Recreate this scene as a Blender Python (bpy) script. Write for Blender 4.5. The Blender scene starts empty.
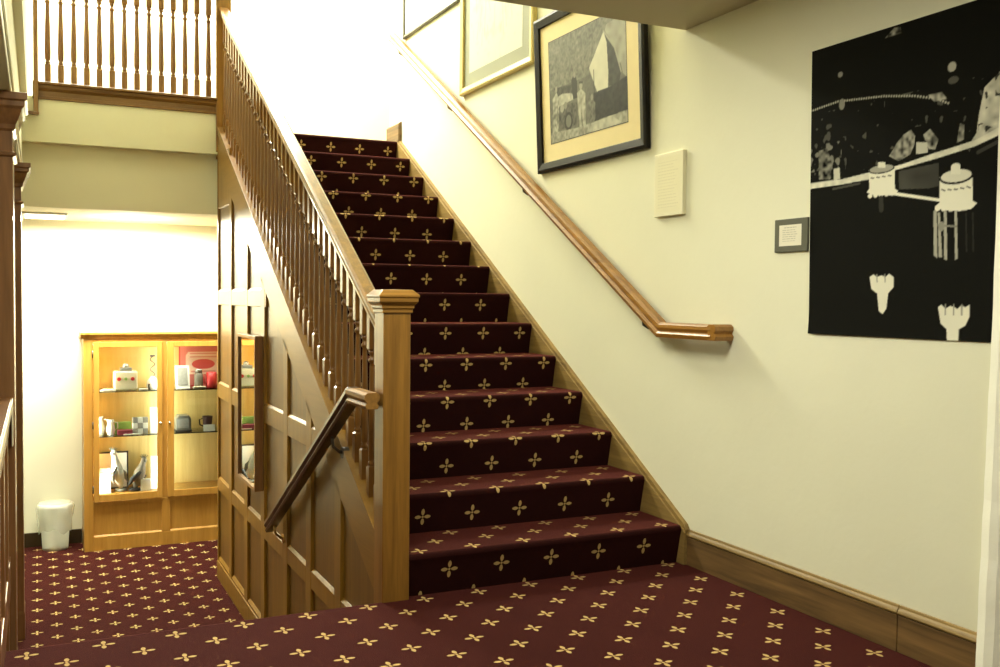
import bpy, math, random
import numpy as np
from mathutils import Vector, Matrix

random.seed(7)
scn = bpy.context.scene
COL = scn.collection
PI = math.pi

# ---------------------------------------------------------------- camera
cam_d = bpy.data.cameras.new('camera')
cam_d.sensor_width = 36.0
cam_d.lens = 976.29 / 1000 * 36.0
cam_d.clip_start = 0.02
cam_d.clip_end = 100
cam = bpy.data.objects.new('camera', cam_d)
COL.objects.link(cam)
YAW, PITCH, ROLL = 0.44284, 0.03476, 0.0093
fwd = Vector((math.sin(YAW) * math.cos(PITCH), math.cos(YAW) * math.cos(PITCH), -math.sin(PITCH)))
rt = Vector((math.cos(YAW), -math.sin(YAW), 0))
up = rt.cross(fwd)
r2 = rt * math.cos(ROLL) + up * math.sin(ROLL)
u2 = -rt * math.sin(ROLL) + up * math.cos(ROLL)
mw = Matrix((r2, u2, -fwd)).transposed().to_4x4()
mw.translation = Vector((0, 0, 1.208))
cam.matrix_world = mw
scn.camera = cam

# ---------------------------------------------------------------- world, exposure, lamps
scn.view_settings.view_transform = 'Standard'
scn.view_settings.look = 'None'
scn.view_settings.exposure = 0.0
scn.view_settings.gamma = 1.0
scn.view_settings.use_curve_mapping = False
world = bpy.data.worlds.new('world')
scn.world = world
world.use_nodes = True
world.node_tree.nodes['Background'].inputs[0].default_value = (1.0, 0.95, 0.75, 1)
world.node_tree.nodes['Background'].inputs[1].default_value = 0.05
scn.cycles.max_bounces = 10
scn.cycles.diffuse_bounces = 6
scn.cycles.glossy_bounces = 4
scn.cycles.transparent_max_bounces = 12
scn.cycles.sample_clamp_indirect = 6.0
scn.cycles.caustics_reflective = False
scn.cycles.caustics_refractive = False

def area(name, loc, rot, sx, sy, power, col, spread=PI):
    d = bpy.data.lights.new(name, 'AREA')
    d.shape = 'RECTANGLE'
    d.size, d.size_y, d.energy, d.color, d.spread = sx, sy, power, col, spread
    o = bpy.data.objects.new(name, d)
    COL.objects.link(o)
    o.location = loc
    o.rotation_euler = rot
    return o

WARM = (1.0, 0.97, 0.79)
area('upper_hall_lamp', (1.0, 8.35, 4.95), (0, 0, 0), 2.6, 0.9, 500, (1.0, 0.98, 0.82))
area('stairwell_lamp', (1.2, 5.3, 5.1), (0, 0, 0), 1.0, 1.6, 16, (1.0, 0.97, 0.80))
area('lower_room_lamp', (0.55, 8.45, 1.80), (0, 0, 0), 1.5, 0.5, 210, (1.0, 0.98, 0.80))
pl_ = bpy.data.lights.new('lower_room_fill', 'POINT')  # added point fill to brighten the lower ceiling, no real globe
pl_.energy, pl_.shadow_soft_size, pl_.color = 14, 0.08, (1.0, 0.98, 0.80)
po_ = bpy.data.objects.new('lower_room_fill', pl_)
COL.objects.link(po_)
po_.location = (0.7, 8.5, 1.62)
area('landing_lamp', (0.8, 2.7, 2.42), (0, 0, 0), 1.1, 0.7, 60, WARM)
area('rear_fill', (1.5, -0.6, 2.42), (0, 0, 0), 1.2, 1.2, 38, WARM)  # unseen fill behind the camera, added for the newel front and pier
area('cabinet_centre_fill', (0.989, 8.862, 0.15), (PI / 2, 0, 0), 0.03, 1.2, 6, (1.0, 0.98, 0.84))  # fill added behind the centre stile to brighten the lower cabinet
area('cabinet_side_lamp', (0.385, 8.875, 0.16), (0, -PI / 2, math.radians(-40)), 1.2, 0.03, 22, (1.0, 0.98, 0.84))
area('cabinet_top_fill', (0.99, 8.87, 0.80), (math.radians(-30), 0, 0), 1.15, 0.04, 7, (1.0, 0.98, 0.84))  # fill added at the top front to light the shelf items

# ---------------------------------------------------------------- materials
def newmat(name):
    m = bpy.data.materials.new(name)
    m.use_nodes = True
    nt = m.node_tree
    return m, nt, nt.nodes['Principled BSDF']

def N(nt, typ, **kw):
    n = nt.nodes.new(typ)
    for k, v in kw.items():
        setattr(n, k, v)
    return n

def math_node(nt, op, a, b=None, c=None):
    n = nt.nodes.new('ShaderNodeMath')
    n.operation = op
    for i, v in enumerate((a, b, c)):
        if v is None:
            continue
        if isinstance(v, (int, float)):
            n.inputs[i].default_value = v
        else:
            nt.links.new(v, n.inputs[i])
    return n.outputs[0]

def plain(name, col, rough=0.5, metal=0.0, coat=0.0, spec=0.5, noise=0.0, scale=20.0):
    m, nt, b = newmat(name)
    b.inputs['Base Color'].default_value = (*col, 1)
    b.inputs['Roughness'].default_value = rough
    b.inputs['Metallic'].default_value = metal
    b.inputs['Coat Weight'].default_value = coat
    b.inputs['Specular IOR Level'].default_value = spec
    if noise:
        tc = N(nt, 'ShaderNodeTexCoord')
        n = N(nt, 'ShaderNodeTexNoise')
        n.inputs['Scale'].default_value = scale
        n.inputs['Detail'].default_value = 4
        nt.links.new(tc.outputs['Object'], n.inputs['Vector'])
        mx = N(nt, 'ShaderNodeMix', data_type='RGBA')
        nt.links.new(n.outputs['Fac'], mx.inputs['Factor'])
        mx.inputs['A'].default_value = (*[c * (1 - noise) for c in col], 1)
        mx.inputs['B'].default_value = (*[min(1, c * (1 + noise)) for c in col], 1)
        nt.links.new(mx.outputs['Result'], b.inputs['Base Color'])
    return m

def plaster(name, col, bump=0.13):
    m, nt, b = newmat(name)
    tc = N(nt, 'ShaderNodeTexCoord')
    n1 = N(nt, 'ShaderNodeTexNoise')
    n1.inputs['Scale'].default_value = 2.2
    n1.inputs['Detail'].default_value = 5
    n2 = N(nt, 'ShaderNodeTexNoise')
    n2.inputs['Scale'].default_value = 6
    n2.inputs['Detail'].default_value = 5
    n2.inputs['Roughness'].default_value = 0.6
    n2.inputs['Distortion'].default_value = 0.8
    for n in (n1, n2):
        nt.links.new(tc.outputs['Object'], n.inputs['Vector'])
    mx = N(nt, 'ShaderNodeMix', data_type='RGBA')
    nt.links.new(n1.outputs['Fac'], mx.inputs['Factor'])
    mx.inputs['A'].default_value = (*[c * 0.96 for c in col], 1)
    mx.inputs['B'].default_value = (*[min(1, c * 1.04) for c in col], 1)
    nt.links.new(mx.outputs['Result'], b.inputs['Base Color'])
    b.inputs['Roughness'].default_value = 0.75
    b.inputs['Specular IOR Level'].default_value = 0.25
    h = math_node(nt, 'ADD', math_node(nt, 'MULTIPLY', n1.outputs['Fac'], 1.6), math_node(nt, 'MULTIPLY', n2.outputs['Fac'], 0.35))
    bp = N(nt, 'ShaderNodeBump')
    bp.inputs['Strength'].default_value = bump
    bp.inputs['Distance'].default_value = 0.03
    nt.links.new(h, bp.inputs['Height'])
    nt.links.new(bp.outputs['Normal'], b.inputs['Normal'])
    return m

def wood(name, c1, c2, axis='Z', rough=0.3, coat=0.4, scale=1.0, coat_rough=0.12):
    """stretched noise grain running along one object axis"""
    m, nt, b = newmat(name)
    tc = N(nt, 'ShaderNodeTexCoord')
    mp = N(nt, 'ShaderNodeMapping')
    s = {'X': (0.8, 14, 14), 'Y': (14, 0.8, 14), 'Z': (14, 14, 0.8)}[axis]
    mp.inputs['Scale'].default_value = [v * scale for v in s]
    nt.links.new(tc.outputs['Object'], mp.inputs['Vector'])
    n1 = N(nt, 'ShaderNodeTexNoise')
    n1.inputs['Scale'].default_value = 1.5
    n1.inputs['Detail'].default_value = 6
    n1.inputs['Roughness'].default_value = 0.6
    n1.inputs['Distortion'].default_value = 0.6
    nt.links.new(mp.outputs['Vector'], n1.inputs['Vector'])
    n2 = N(nt, 'ShaderNodeTexNoise')
    n2.inputs['Scale'].default_value = 9
    n2.inputs['Detail'].default_value = 3
    nt.links.new(mp.outputs['Vector'], n2.inputs['Vector'])
    f = math_node(nt, 'ADD', math_node(nt, 'MULTIPLY', n1.outputs['Fac'], 0.75), math_node(nt, 'MULTIPLY', n2.outputs['Fac'], 0.25))
    cr = N(nt, 'ShaderNodeValToRGB')
    cr.color_ramp.elements[0].position = 0.35
    cr.color_ramp.elements[0].color = (*c1, 1)
    cr.color_ramp.elements[1].position = 0.65
    cr.color_ramp.elements[1].color = (*c2, 1)
    nt.links.new(f, cr.inputs['Fac'])
    nt.links.new(cr.outputs['Color'], b.inputs['Base Color'])
    b.inputs['Roughness'].default_value = rough
    b.inputs['Coat Weight'].default_value = coat
    b.inputs['Coat Roughness'].default_value = coat_rough
    return m

def carpet(name):
    """burgundy pile with a centred lattice of four-petal gold motifs, one lattice cell per UV unit"""
    m, nt, b = newmat(name)
    uv = N(nt, 'ShaderNodeUVMap')
    sep = N(nt, 'ShaderNodeSeparateXYZ')
    nt.links.new(uv.outputs['UV'], sep.inputs[0])
    tot = None
    def sq(a, r):
        t = math_node(nt, 'DIVIDE', a, r)
        return math_node(nt, 'MULTIPLY', t, t)
    for off in (0.5, 1.0):
        q = []
        for ax in ('X', 'Y'):
            t = math_node(nt, 'FRACT', math_node(nt, 'ADD', sep.outputs[ax], off + 100))
            q.append(math_node(nt, 'ABSOLUTE', math_node(nt, 'SUBTRACT', t, 0.5)))
        for a, c in ((q[0], q[1]), (q[1], q[0])):
            # pointed leaf: |t| + (w)^2 style
            along = math_node(nt, 'DIVIDE', math_node(nt, 'ABSOLUTE', math_node(nt, 'SUBTRACT', a, 0.093)), 0.062)
            across = sq(c, 0.034)
            d = math_node(nt, 'ADD', math_node(nt, 'POWER', along, 1.5), across)
            k = math_node(nt, 'LESS_THAN', d, 1.0)
            tot = k if tot is None else math_node(nt, 'MAXIMUM', tot, k)
        d = math_node(nt, 'ADD', sq(q[0], 0.022), sq(q[1], 0.022))
        tot = math_node(nt, 'MAXIMUM', tot, math_node(nt, 'LESS_THAN', d, 1.0))
    tc = N(nt, 'ShaderNodeTexCoord')
    n1 = N(nt, 'ShaderNodeTexNoise')
    n1.inputs['Scale'].default_value = 260
    n1.inputs['Detail'].default_value = 2
    n3 = N(nt, 'ShaderNodeTexNoise')
    n3.inputs['Scale'].default_value = 5
    n3.inputs['Detail'].default_value = 4
    nt.links.new(tc.outputs['Object'], n1.inputs['Vector'])
    nt.links.new(tc.outputs['Object'], n3.inputs['Vector'])
    f = math_node(nt, 'ADD', math_node(nt, 'MULTIPLY', n1.outputs['Fac'], 0.6), math_node(nt, 'MULTIPLY', n3.outputs['Fac'], 0.4))
    base = N(nt, 'ShaderNodeMix', data_type='RGBA')
    nt.links.new(f, base.inputs['Factor'])
    base.inputs['A'].default_value = (0.007, 0.0026, 0.0022, 1)
    base.inputs['B'].default_value = (0.033, 0.0070, 0.0062, 1)
    gold = N(nt, 'ShaderNodeMix', data_type='RGBA')
    nt.links.new(n1.outputs['Fac'], gold.inputs['Factor'])
    gold.inputs['A'].default_value = (0.36, 0.24, 0.085, 1)
    gold.inputs['B'].default_value = (0.62, 0.44, 0.18, 1)
    mx = N(nt, 'ShaderNodeMix', data_type='RGBA')
    nt.links.new(tot, mx.inputs['Factor'])
    nt.links.new(base.outputs['Result'], mx.inputs['A'])
    nt.links.new(gold.outputs['Result'], mx.inputs['B'])
    nt.links.new(mx.outputs['Result'], b.inputs['Base Color'])
    b.inputs['Roughness'].default_value = 0.95
    b.inputs['Specular IOR Level'].default_value = 0.05
    b.inputs['Sheen Weight'].default_value = 0.42
    b.inputs['Sheen Roughness'].default_value = 0.35
    b.inputs['Sheen Tint'].default_value = (0.95, 0.22, 0.18, 1)
    bp = N(nt, 'ShaderNodeBump')
    bp.inputs['Strength'].default_value = 0.4
    bp.inputs['Distance'].default_value = 0.004
    nt.links.new(n1.outputs['Fac'], bp.inputs['Height'])
    nt.links.new(bp.outputs['Normal'], b.inputs['Normal'])
    return m

def glass(name, tint=(0.95, 1.0, 0.97)):
    m, nt, b = newmat(name)
    nt.nodes.remove(b)
    tr = N(nt, 'ShaderNodeBsdfTransparent')
    tr.inputs['Color'].default_value = (*tint, 1)
    gl = N(nt, 'ShaderNodeBsdfGlossy')
    gl.inputs['Roughness'].default_value = 0.02
    fr = N(nt, 'ShaderNodeFresnel')
    fr.inputs['IOR'].default_value = 1.45
    mx = N(nt, 'ShaderNodeMixShader')
    nt.links.new(fr.outputs[0], mx.inputs[0])
    nt.links.new(tr.outputs[0], mx.inputs[1])
    nt.links.new(gl.outputs[0], mx.inputs[2])
    nt.links.new(mx.outputs[0], nt.nodes['Material Output'].inputs['Surface'])
    return m

def printed(name, rough=0.85, spec=0.05):
    m, nt, b = newmat(name)
    a = N(nt, 'ShaderNodeAttribute')
    a.attribute_name = 'print'
    nt.links.new(a.outputs['Color'], b.inputs['Base Color'])
    b.inputs['Roughness'].default_value = rough
    b.inputs['Specular IOR Level'].default_value = spec
    return m

M = {}
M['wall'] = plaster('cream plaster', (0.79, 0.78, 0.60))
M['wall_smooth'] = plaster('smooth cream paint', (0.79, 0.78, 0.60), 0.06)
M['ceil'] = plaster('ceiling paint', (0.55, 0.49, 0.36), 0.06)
M['carpet'] = carpet('burgundy patterned carpet')
OAK1, OAK2 = (0.15, 0.068, 0.010), (0.31, 0.150, 0.025)
M['oak_z'] = wood('golden oak upright grain', OAK1, OAK2, 'Z')
M['oak_y'] = wood('golden oak long grain', OAK1, OAK2, 'Y')
M['oak_x'] = wood('golden oak cross grain', OAK1, OAK2, 'X')
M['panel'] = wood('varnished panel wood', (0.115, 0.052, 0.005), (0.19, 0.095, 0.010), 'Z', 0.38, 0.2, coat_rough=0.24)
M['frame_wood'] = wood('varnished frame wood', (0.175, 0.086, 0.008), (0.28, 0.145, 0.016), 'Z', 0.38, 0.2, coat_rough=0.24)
M['bal'] = wood('turned brown wood', (0.14, 0.058, 0.010), (0.26, 0.120, 0.021), 'Z', 0.34, 0.2)
M['rail'] = wood('reddish oak rail', (0.22, 0.098, 0.014), (0.37, 0.175, 0.030), 'Y', 0.34, 0.2)
M['dark_wood'] = wood('dark brown wood', (0.14, 0.062, 0.022), (0.26, 0.125, 0.045), 'Z', 0.28, 0.5)
M['shaded_rail'] = wood('shade-darkened rail wood', (0.035, 0.019, 0.010), (0.07, 0.036, 0.017), 'Y', 0.28, 0.5)  # same rail as the oak level end, its shade put into the colour
M['base'] = wood('worn baseboard oak', (0.055, 0.030, 0.009), (0.24, 0.135, 0.045), 'Y', 0.55, 0.0, 0.5)
M['bead'] = wood('pale olive oak', (0.17, 0.105, 0.028), (0.33, 0.215, 0.065), 'Y', 0.5, 0.0, 0.7)
M['honey'] = wood('honey maple cabinet', (0.42, 0.20, 0.030), (0.55, 0.29, 0.055), 'Z', 0.4, 0.2)
M['honey_in'] = wood('pale cabinet lining', (0.70, 0.50, 0.16), (0.82, 0.62, 0.24), 'Z', 0.5, 0.1)
M['black'] = plain('black frame', (0.014, 0.012, 0.009), 0.5, spec=0.15)
M['blackmatte'] = plain('black matte', (0.02, 0.02, 0.02), 0.6)
M['gold'] = plain('pale gilt frame', (0.62, 0.50, 0.20), 0.4, 0.2)
M['mat_cream'] = plain('cream mount board', (0.78, 0.66, 0.36), 0.7, noise=0.03)
M['mat_grey'] = plain('grey green mount board', (0.27, 0.28, 0.19), 0.7, noise=0.03)
M['paper'] = plain('white paper', (0.85, 0.84, 0.76), 0.7, noise=0.02)
M['card'] = plain('cream card', (0.82, 0.78, 0.56), 0.6, noise=0.02)
M['greygreen'] = plain('grey green border', (0.10, 0.10, 0.065), 0.6, noise=0.1)
M['brass'] = plain('brass', (0.6, 0.4, 0.14), 0.3, 1.0)
M['steel'] = plain('dark metal', (0.10, 0.09, 0.08), 0.4, 0.8)
M['chrome'] = plain('bright metal', (0.75, 0.74, 0.7), 0.15, 1.0)
M['glass'] = glass('clear glass')
M['shelf_glass'] = glass('green shelf glass', (0.92, 0.97, 0.94))
M['mirror'] = plain('mirror', (0.86, 0.88, 0.84), 0.01, 1.0)
M['print'] = printed('photographic print')
M['print_glossy'] = printed('glazed print', 0.6, 0.25)
M['bin'] = plain('white plastic', (0.84, 0.86, 0.76), 0.5, spec=0.3)
M['bin'].node_tree.nodes['Principled BSDF'].inputs['Alpha'].default_value = 0.6
M['dark_base'] = plain('dark brown rubber base', (0.045, 0.028, 0.012), 0.7, spec=0.1)
M['white'] = plain('white glaze', (0.85, 0.84, 0.78), 0.25)
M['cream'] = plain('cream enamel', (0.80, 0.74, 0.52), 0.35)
M['red'] = plain('red', (0.55, 0.03, 0.03), 0.4)
M['darkred'] = plain('dark red', (0.22, 0.03, 0.05), 0.4)
M['green'] = plain('green', (0.30, 0.50, 0.12), 0.5)
M['grey'] = plain('grey', (0.33, 0.33, 0.30), 0.5, noise=0.25, scale=60)
M['greymetal'] = plain('grey metal', (0.35, 0.36, 0.33), 0.3, 0.6)
M['brownfeather'] = plain('grey brown carving', (0.22, 0.19, 0.14), 0.6, noise=0.5, scale=40)
m, nt, b = newmat('thin bag plastic')
b.inputs['Base Color'].default_value = (0.85, 0.88, 0.78, 1)
b.inputs['Roughness'].default_value = 0.25
b.inputs['Alpha'].default_value = 0.36
M['bag'] = m
m, nt, b = newmat('lamp diffuser')
b.inputs['Emission Color'].default_value = (1, 0.96, 0.78, 1)
b.inputs['Emission Strength'].default_value = 6
M['diffuser'] = m

# ---------------------------------------------------------------- mesh helpers
class MB:
    def __init__(s):
        s.v, s.f, s.mi, s.uv, s.sm = [], [], [], {}, []
    def face(s, idx, mi=0, smooth=False, uv=None):
        if uv is not None:
            s.uv[len(s.f)] = uv
        s.f.append(tuple(idx)); s.mi.append(mi); s.sm.append(smooth)
    def box(s, x0, x1, y0, y1, z0, z1, mi=0):
        o = len(s.v)
        s.v += [(x, y, z) for z in (z0, z1) for y in (y0, y1) for x in (x0, x1)]
        for q in ((0, 2, 3, 1), (4, 5, 7, 6), (0, 1, 5, 4), (2, 6, 7, 3), (0, 4, 6, 2), (1, 3, 7, 5)):
            s.face([o + i for i in q], mi)
        return s
    def prism(s, pts, axis, a0, a1, mi=0):
        """polygon in the other two axes (kept in x,y,z order), extruded along axis"""
        o = len(s.v); n = len(pts)
        for a in (a0, a1):
            for p in pts:
                s.v.append({'x': (a, p[0], p[1]), 'y': (p[0], a, p[1]), 'z': (p[0], p[1], a)}[axis])
        s.face([o + i for i in range(n)][::-1], mi)
        s.face([o + n + i for i in range(n)], mi)
        for i in range(n):
            j = (i + 1) % n
            s.face([o + i, o + j, o + n + j, o + n + i], mi)
        return s
    def lathe(s, prof, c=(0, 0, 0), seg=12, mi=0, rot=0.0, smooth=True, sx=1.0, sy=1.0, square=False):
        """prof: list of (r, z)"""
        o = len(s.v)
        k = math.sqrt(2) if square else 1
        n = 4 if square else seg
        if square:
            rot = PI / 4
        for r, z in prof:
            for i in range(n):
                a = rot + 2 * PI * i / n
                s.v.append((c[0] + k * r * sx * math.cos(a), c[1] + k * r * sy * math.sin(a), c[2] + z))
        for j in range(len(prof) - 1):
            for i in range(n):
                i2 = (i + 1) % n
                s.face([o + j * n + i, o + j * n + i2, o + (j + 1) * n + i2, o + (j + 1) * n + i], mi, smooth and not square)
        s.face([o + i for i in range(n)][::-1], mi)
        e = o + (len(prof) - 1) * n
        s.face([e + i for i in range(n)], mi)
        return s
    def sweep_yz(s, prof, path, xc, mi=0):
        """closed profile (dx, dn) swept along a path in the y-z plane with mitred bends"""
        o = len(s.v); n = len(prof); P = [Vector(p) for p in path]
        for i, p in enumerate(P):
            d0 = (P[i] - P[i - 1]).normalized() if i else None
            d1 = (P[i + 1] - P[i]).normalized() if i < len(P) - 1 else None
            if d0 is None: d0 = d1
            if d1 is None: d1 = d0
            n0, n1 = Vector((-d0.y, d0.x)), Vector((-d1.y, d1.x))
            nn = (n0 + n1).normalized()
            nn = nn / max(0.3, nn.dot(n0))
            for dx, dn in prof:
                s.v.append((xc + dx, p.x + nn.x * dn, p.y + nn.y * dn))
        for i in range(len(P) - 1):
            for j in range(n):
                k = (j + 1) % n
                s.face([o + i * n + j, o + i * n + k, o + (i + 1) * n + k, o + (i + 1) * n + j], mi)
        s.face([o + j for j in range(n)][::-1], mi)
        e = o + (len(P) - 1) * n
        s.face([e + j for j in range(n)], mi)
        return s
    def tube(s, pts, r, seg=8, mi=0):
        o = len(s.v); P = [Vector(p) for p in pts]
        rr = r if isinstance(r, (list, tuple)) else [r] * len(P)
        for i, p in enumerate(P):
            d = (P[min(i + 1, len(P) - 1)] - P[max(i - 1, 0)]).normalized()
            a = Vector((0, 0, 1)) if abs(d.z) < 0.9 else Vector((1, 0, 0))
            u = d.cross(a).normalized(); w = d.cross(u)
            for k in range(seg):
                t = 2 * PI * k / seg
                s.v.append(tuple(p + (u * math.cos(t) + w * math.sin(t)) * rr[i]))
        for i in range(len(P) - 1):
            for k in range(seg):
                k2 = (k + 1) % seg
                s.face([o + i * seg + k, o + i * seg + k2, o + (i + 1) * seg + k2, o + (i + 1) * seg + k], mi, True)
        s.face([o + k for k in range(seg)][::-1], mi)
        e = o + (len(P) - 1) * seg
        s.face([e + k for k in range(seg)], mi)
        return s
    def ball(s, c, rx, ry, rz, mi=0, seg=12, rings=8):
        prof = [(max(1e-4, math.sin(PI * i / rings)), -math.cos(PI * i / rings)) for i in range(rings + 1)]
        o = len(s.v)
        s.lathe(prof, (0, 0, 0), seg, mi)
        for i in range(o, len(s.v)):
            x, y, z = s.v[i]
            s.v[i] = (c[0] + x * rx, c[1] + y * ry, c[2] + z * rz)
        return s
    def build(s, name, mats, parent=None, loc=None, bevel=0.0, rot=None):
        if not isinstance(mats, (list, tuple)):
            mats = [mats]
        me = bpy.data.meshes.new(name)
        off = Vector(loc) if loc is not None else Vector((0, 0, 0))
        me.from_pydata([tuple(Vector(v) - off) if s_abs else v for v in s.v], [], s.f)
        for mm in mats:
            me.materials.append(mm)
        me.polygons.foreach_set('material_index', s.mi)
        me.polygons.foreach_set('use_smooth', s.sm)
        if s.uv:
            ul = me.uv_layers.new(name='UVMap')
            for fi, uvs in s.uv.items():
                pl = me.polygons[fi]
                for li, uv in zip(pl.loop_indices, uvs):
                    ul.data[li].uv = uv
        me.update()
        o = bpy.data.objects.new(name, me)
        COL.objects.link(o)
        if parent is not None:
            o.parent = parent
            o.location = off - parent_world(parent) if s_abs else off
        else:
            o.location = off
        if bevel:
            bv = o.modifiers.new('bevel', 'BEVEL')
            bv.width = bevel; bv.segments = 2; bv.limit_method = 'ANGLE'
            bv.angle_limit = math.radians(40)
        return o

s_abs = True      # mesh coordinates are given in the room's frame; build() shifts them to the object's own origin

def parent_world(p):
    w = Vector((0, 0, 0))
    while p is not None:
        w += Vector(p.location)
        p = p.parent
    return w

def tag(o, label=None, cat=None, group=None, kind=None):
    if label: o['label'] = label
    if cat: o['category'] = cat
    if group: o['group'] = group
    if kind: o['kind'] = kind
    return o

def empty(name, loc, label, cat, group=None):
    o = bpy.data.objects.new(name, None)
    o.empty_display_size = 0.1
    COL.objects.link(o)
    o.location = loc
    return tag(o, label, cat, group)

def part(mb, name, mats, parent, loc=None, bevel=0.0):
    if loc is None:
        loc = parent_world(parent)
    return mb.build(name, mats, parent, loc, bevel)

def struct(mb, name, mats, label, cat, bevel=0.0):
    o = mb.build(name, mats, None, None, bevel)
    return tag(o, label, cat, kind='structure')

# ---------------------------------------------------------------- dimensions
RISE, RUN, Y0, OV = 0.178, 0.30429, 3.6606, 0.038
ZL = -0.944                         # lower floor
WX = 2.70                           # right wall plane
PX = 1.239                           # panelled wall plane
ZU = 14 * RISE                      # upper floor
NX0, NX1 = 1.230, 1.343             # newel
CELL = 0.2445
def zstr(y): return 0.354 + 0.583 * (y - 3.955)     # top of the closed stringer
def zrail(y): return 1.262 + 0.597 * (y - 4.048)    # top of the stair handrail

# ---------------------------------------------------------------- the room shell
def carpet_slab(mb, x0, x1, pts, u0, v0, v_scale=1.0, u_scale=1.0, skew=0.0):
    """pts: profile (y, z) in order; UV v is the length along the profile"""
    o = len(mb.v); L = [0.0]
    for i in range(1, len(pts)):
        L.append(L[-1] + math.dist(pts[i], pts[i - 1]))
    for y, z in pts:
        mb.v += [(x0, y, z), (x1, y, z)]
    for i in range(len(pts) - 1):
        a, b, c, d = o + 2 * i, o + 2 * i + 1, o + 2 * i + 3, o + 2 * i + 2
        U0, U1 = (x0 - u0) / (CELL * u_scale), (x1 - u0) / (CELL * u_scale)
        V0, V1 = v0 + L[i] / (CELL * v_scale), v0 + L[i + 1] / (CELL * v_scale)
        mb.face((a, b, c, d), 0, False, [(U0, V0 - skew * (x0 - u0)), (U1, V0 - skew * (x1 - u0)), (U1, V1 - skew * (x1 - u0)), (U0, V1 - skew * (x0 - u0))])
    return L

mb = MB()
# landing: profile runs from the front of the room to the nosing over the lower flight
nose = [(-3.0, 0.0), (3.665, 0.0)] + [(3.665 + 0.035 * math.sin(t), -0.035 + 0.035 * math.cos(t)) for t in (PI / 6, PI / 3, PI / 2)] + [(3.70, -0.06), (3.68, -0.17)]
carpet_slab(mb, -3.0, 1.34, nose, 2.606, (-3.0 - 2.941) / 0.2442, 0.2442 / CELL, 0.2405 / CELL, 0.0289 / 0.2442)
carpet_slab(mb, 1.34, 3.7, [(-3.0, 0.0), (3.75, 0.0)], 2.606, (-3.0 - 2.941) / 0.2442, 0.2442 / CELL, 0.2405 / CELL, 0.0289 / 0.2442)
mb.box(-3, WX, -3, 3.66, -0.2, -0.012)
struct(mb, 'floor', M['carpet'], 'burgundy landing carpet with gold four-petal motifs in front of the stairs', 'floor')

mb = MB()
carpet_slab(mb, -3.0, WX, [(3.6, ZL), (9.25, ZL)], -0.013 - 0.0, (3.6 - 8.813) / (0.2496), 0.2496 / CELL, 0.2325 / CELL)
mb.box(-3, WX, 3.6, 9.25, ZL - 0.1, ZL - 0.01)
struct(mb, 'floor_lower', M['carpet'], 'burgundy carpet with gold motifs of the lower room by the display cabinet', 'floor')

def grid_wall_x(x, y0, y1, z0, z1, back):
    mb = MB(); mb.box(x, back, y0, y1, z0, z1); return mb

struct(grid_wall_x(WX, 2.06, 7.90, -1.0, 5.2, WX + 0.15), 'wall_right', M['wall'], 'cream plaster wall carrying the pictures and the long handrail', 'wall')
mb = MB(); mb.box(-3.1, 5.0, 9.20, 9.35, -1.0, 5.2)
struct(mb, 'wall_back', M['wall_smooth'], 'bright cream wall behind the display cabinet and upper hall', 'wall')
mb = MB(); mb.box(-3.1, -3.0, -3, 9.2, -1.0, 5.2)
struct(mb, 'wall_left', M['wall_smooth'], 'cream wall on the far left of the stair hall', 'wall')
mb = MB(); mb.box(-3.0, 3.75, -3.1, -3.0, -1.0, 2.6); mb.box(3.60, 3.75, -3.0, 2.09, -0.2, 2.6)
struct(mb, 'wall_front', M['wall_smooth'], 'cream wall behind the viewpoint', 'wall')
mb = MB(); mb.box(WX + 0.15, 5.0, 7.75, 7.90, -1.0, 5.2); mb.box(4.9, 5.0, 7.9, 9.2, -1.0, 5.2)
struct(mb, 'wall_upper_side', M['wall_smooth'], 'cream side wall of the upper hall around the corner', 'wall')
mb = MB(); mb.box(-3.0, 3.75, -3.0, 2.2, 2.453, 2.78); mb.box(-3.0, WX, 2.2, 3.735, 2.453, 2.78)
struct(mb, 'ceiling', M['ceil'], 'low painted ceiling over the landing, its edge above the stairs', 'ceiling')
mb = MB(); mb.box(-3.0, 5.0, 2.9, 9.2, 5.2, 5.3); mb.box(-3.0, WX, 2.9, 3.05, 2.78, 5.2)
struct(mb, 'ceiling_upper', M['wall_smooth'], 'high ceiling over the stairwell and upper hall', 'ceiling')
mb = MB(); mb.box(-3.0, WX, 7.80, 9.2, 1.85, 2.25)
struct(mb, 'ceiling_lower', M['wall_smooth'], 'low cream ceiling of the room with the display cabinet', 'ceiling')
mb = MB(); mb.box(-3.0, 1.33, 7.72, 7.80, 1.838, 2.286)
struct(mb, 'trim_header', M['wall_smooth'], 'recessed cream header above the opening to the lower room', 'wall')
mb = MB(); mb.box(-3.0, 1.245, 7.62, 7.80, 2.286, 2.60); mb.box(-3, 1.245, 7.80, 9.2, 2.29, ZU)
struct(mb, 'wall_upper_fascia', M['wall_smooth'], 'cream fascia under the upper hall balustrade', 'wall')
# upper landing behind the top riser
mb = MB()
carpet_slab(mb, 1.245, 5.0, [(7.64, ZU), (9.2, ZU)], 0, 0)
mb.box(1.245, 5.0, 7.66, 9.2, 2.26, ZU - 0.01)
struct(mb, 'floor_upper', M['carpet'], 'burgundy carpet of the upper hall at the top of the stairs', 'floor')
# left: beam carried by the columns, wall above it
mb = MB()
mb.box(-0.36, -0.0885, 1.4, 7.60, 2.022, 2.478)
mb.box(-0.36, -0.05, 1.4, 7.60, 2.48, 5.2)
mb.box(-0.0885, -0.080, 1.4, 7.60, 2.06, 2.085)
struct(mb, 'trim_beam', M['wall_smooth'], 'cream beam and wall running above the dark columns at left', 'beam', 0.006)
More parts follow.
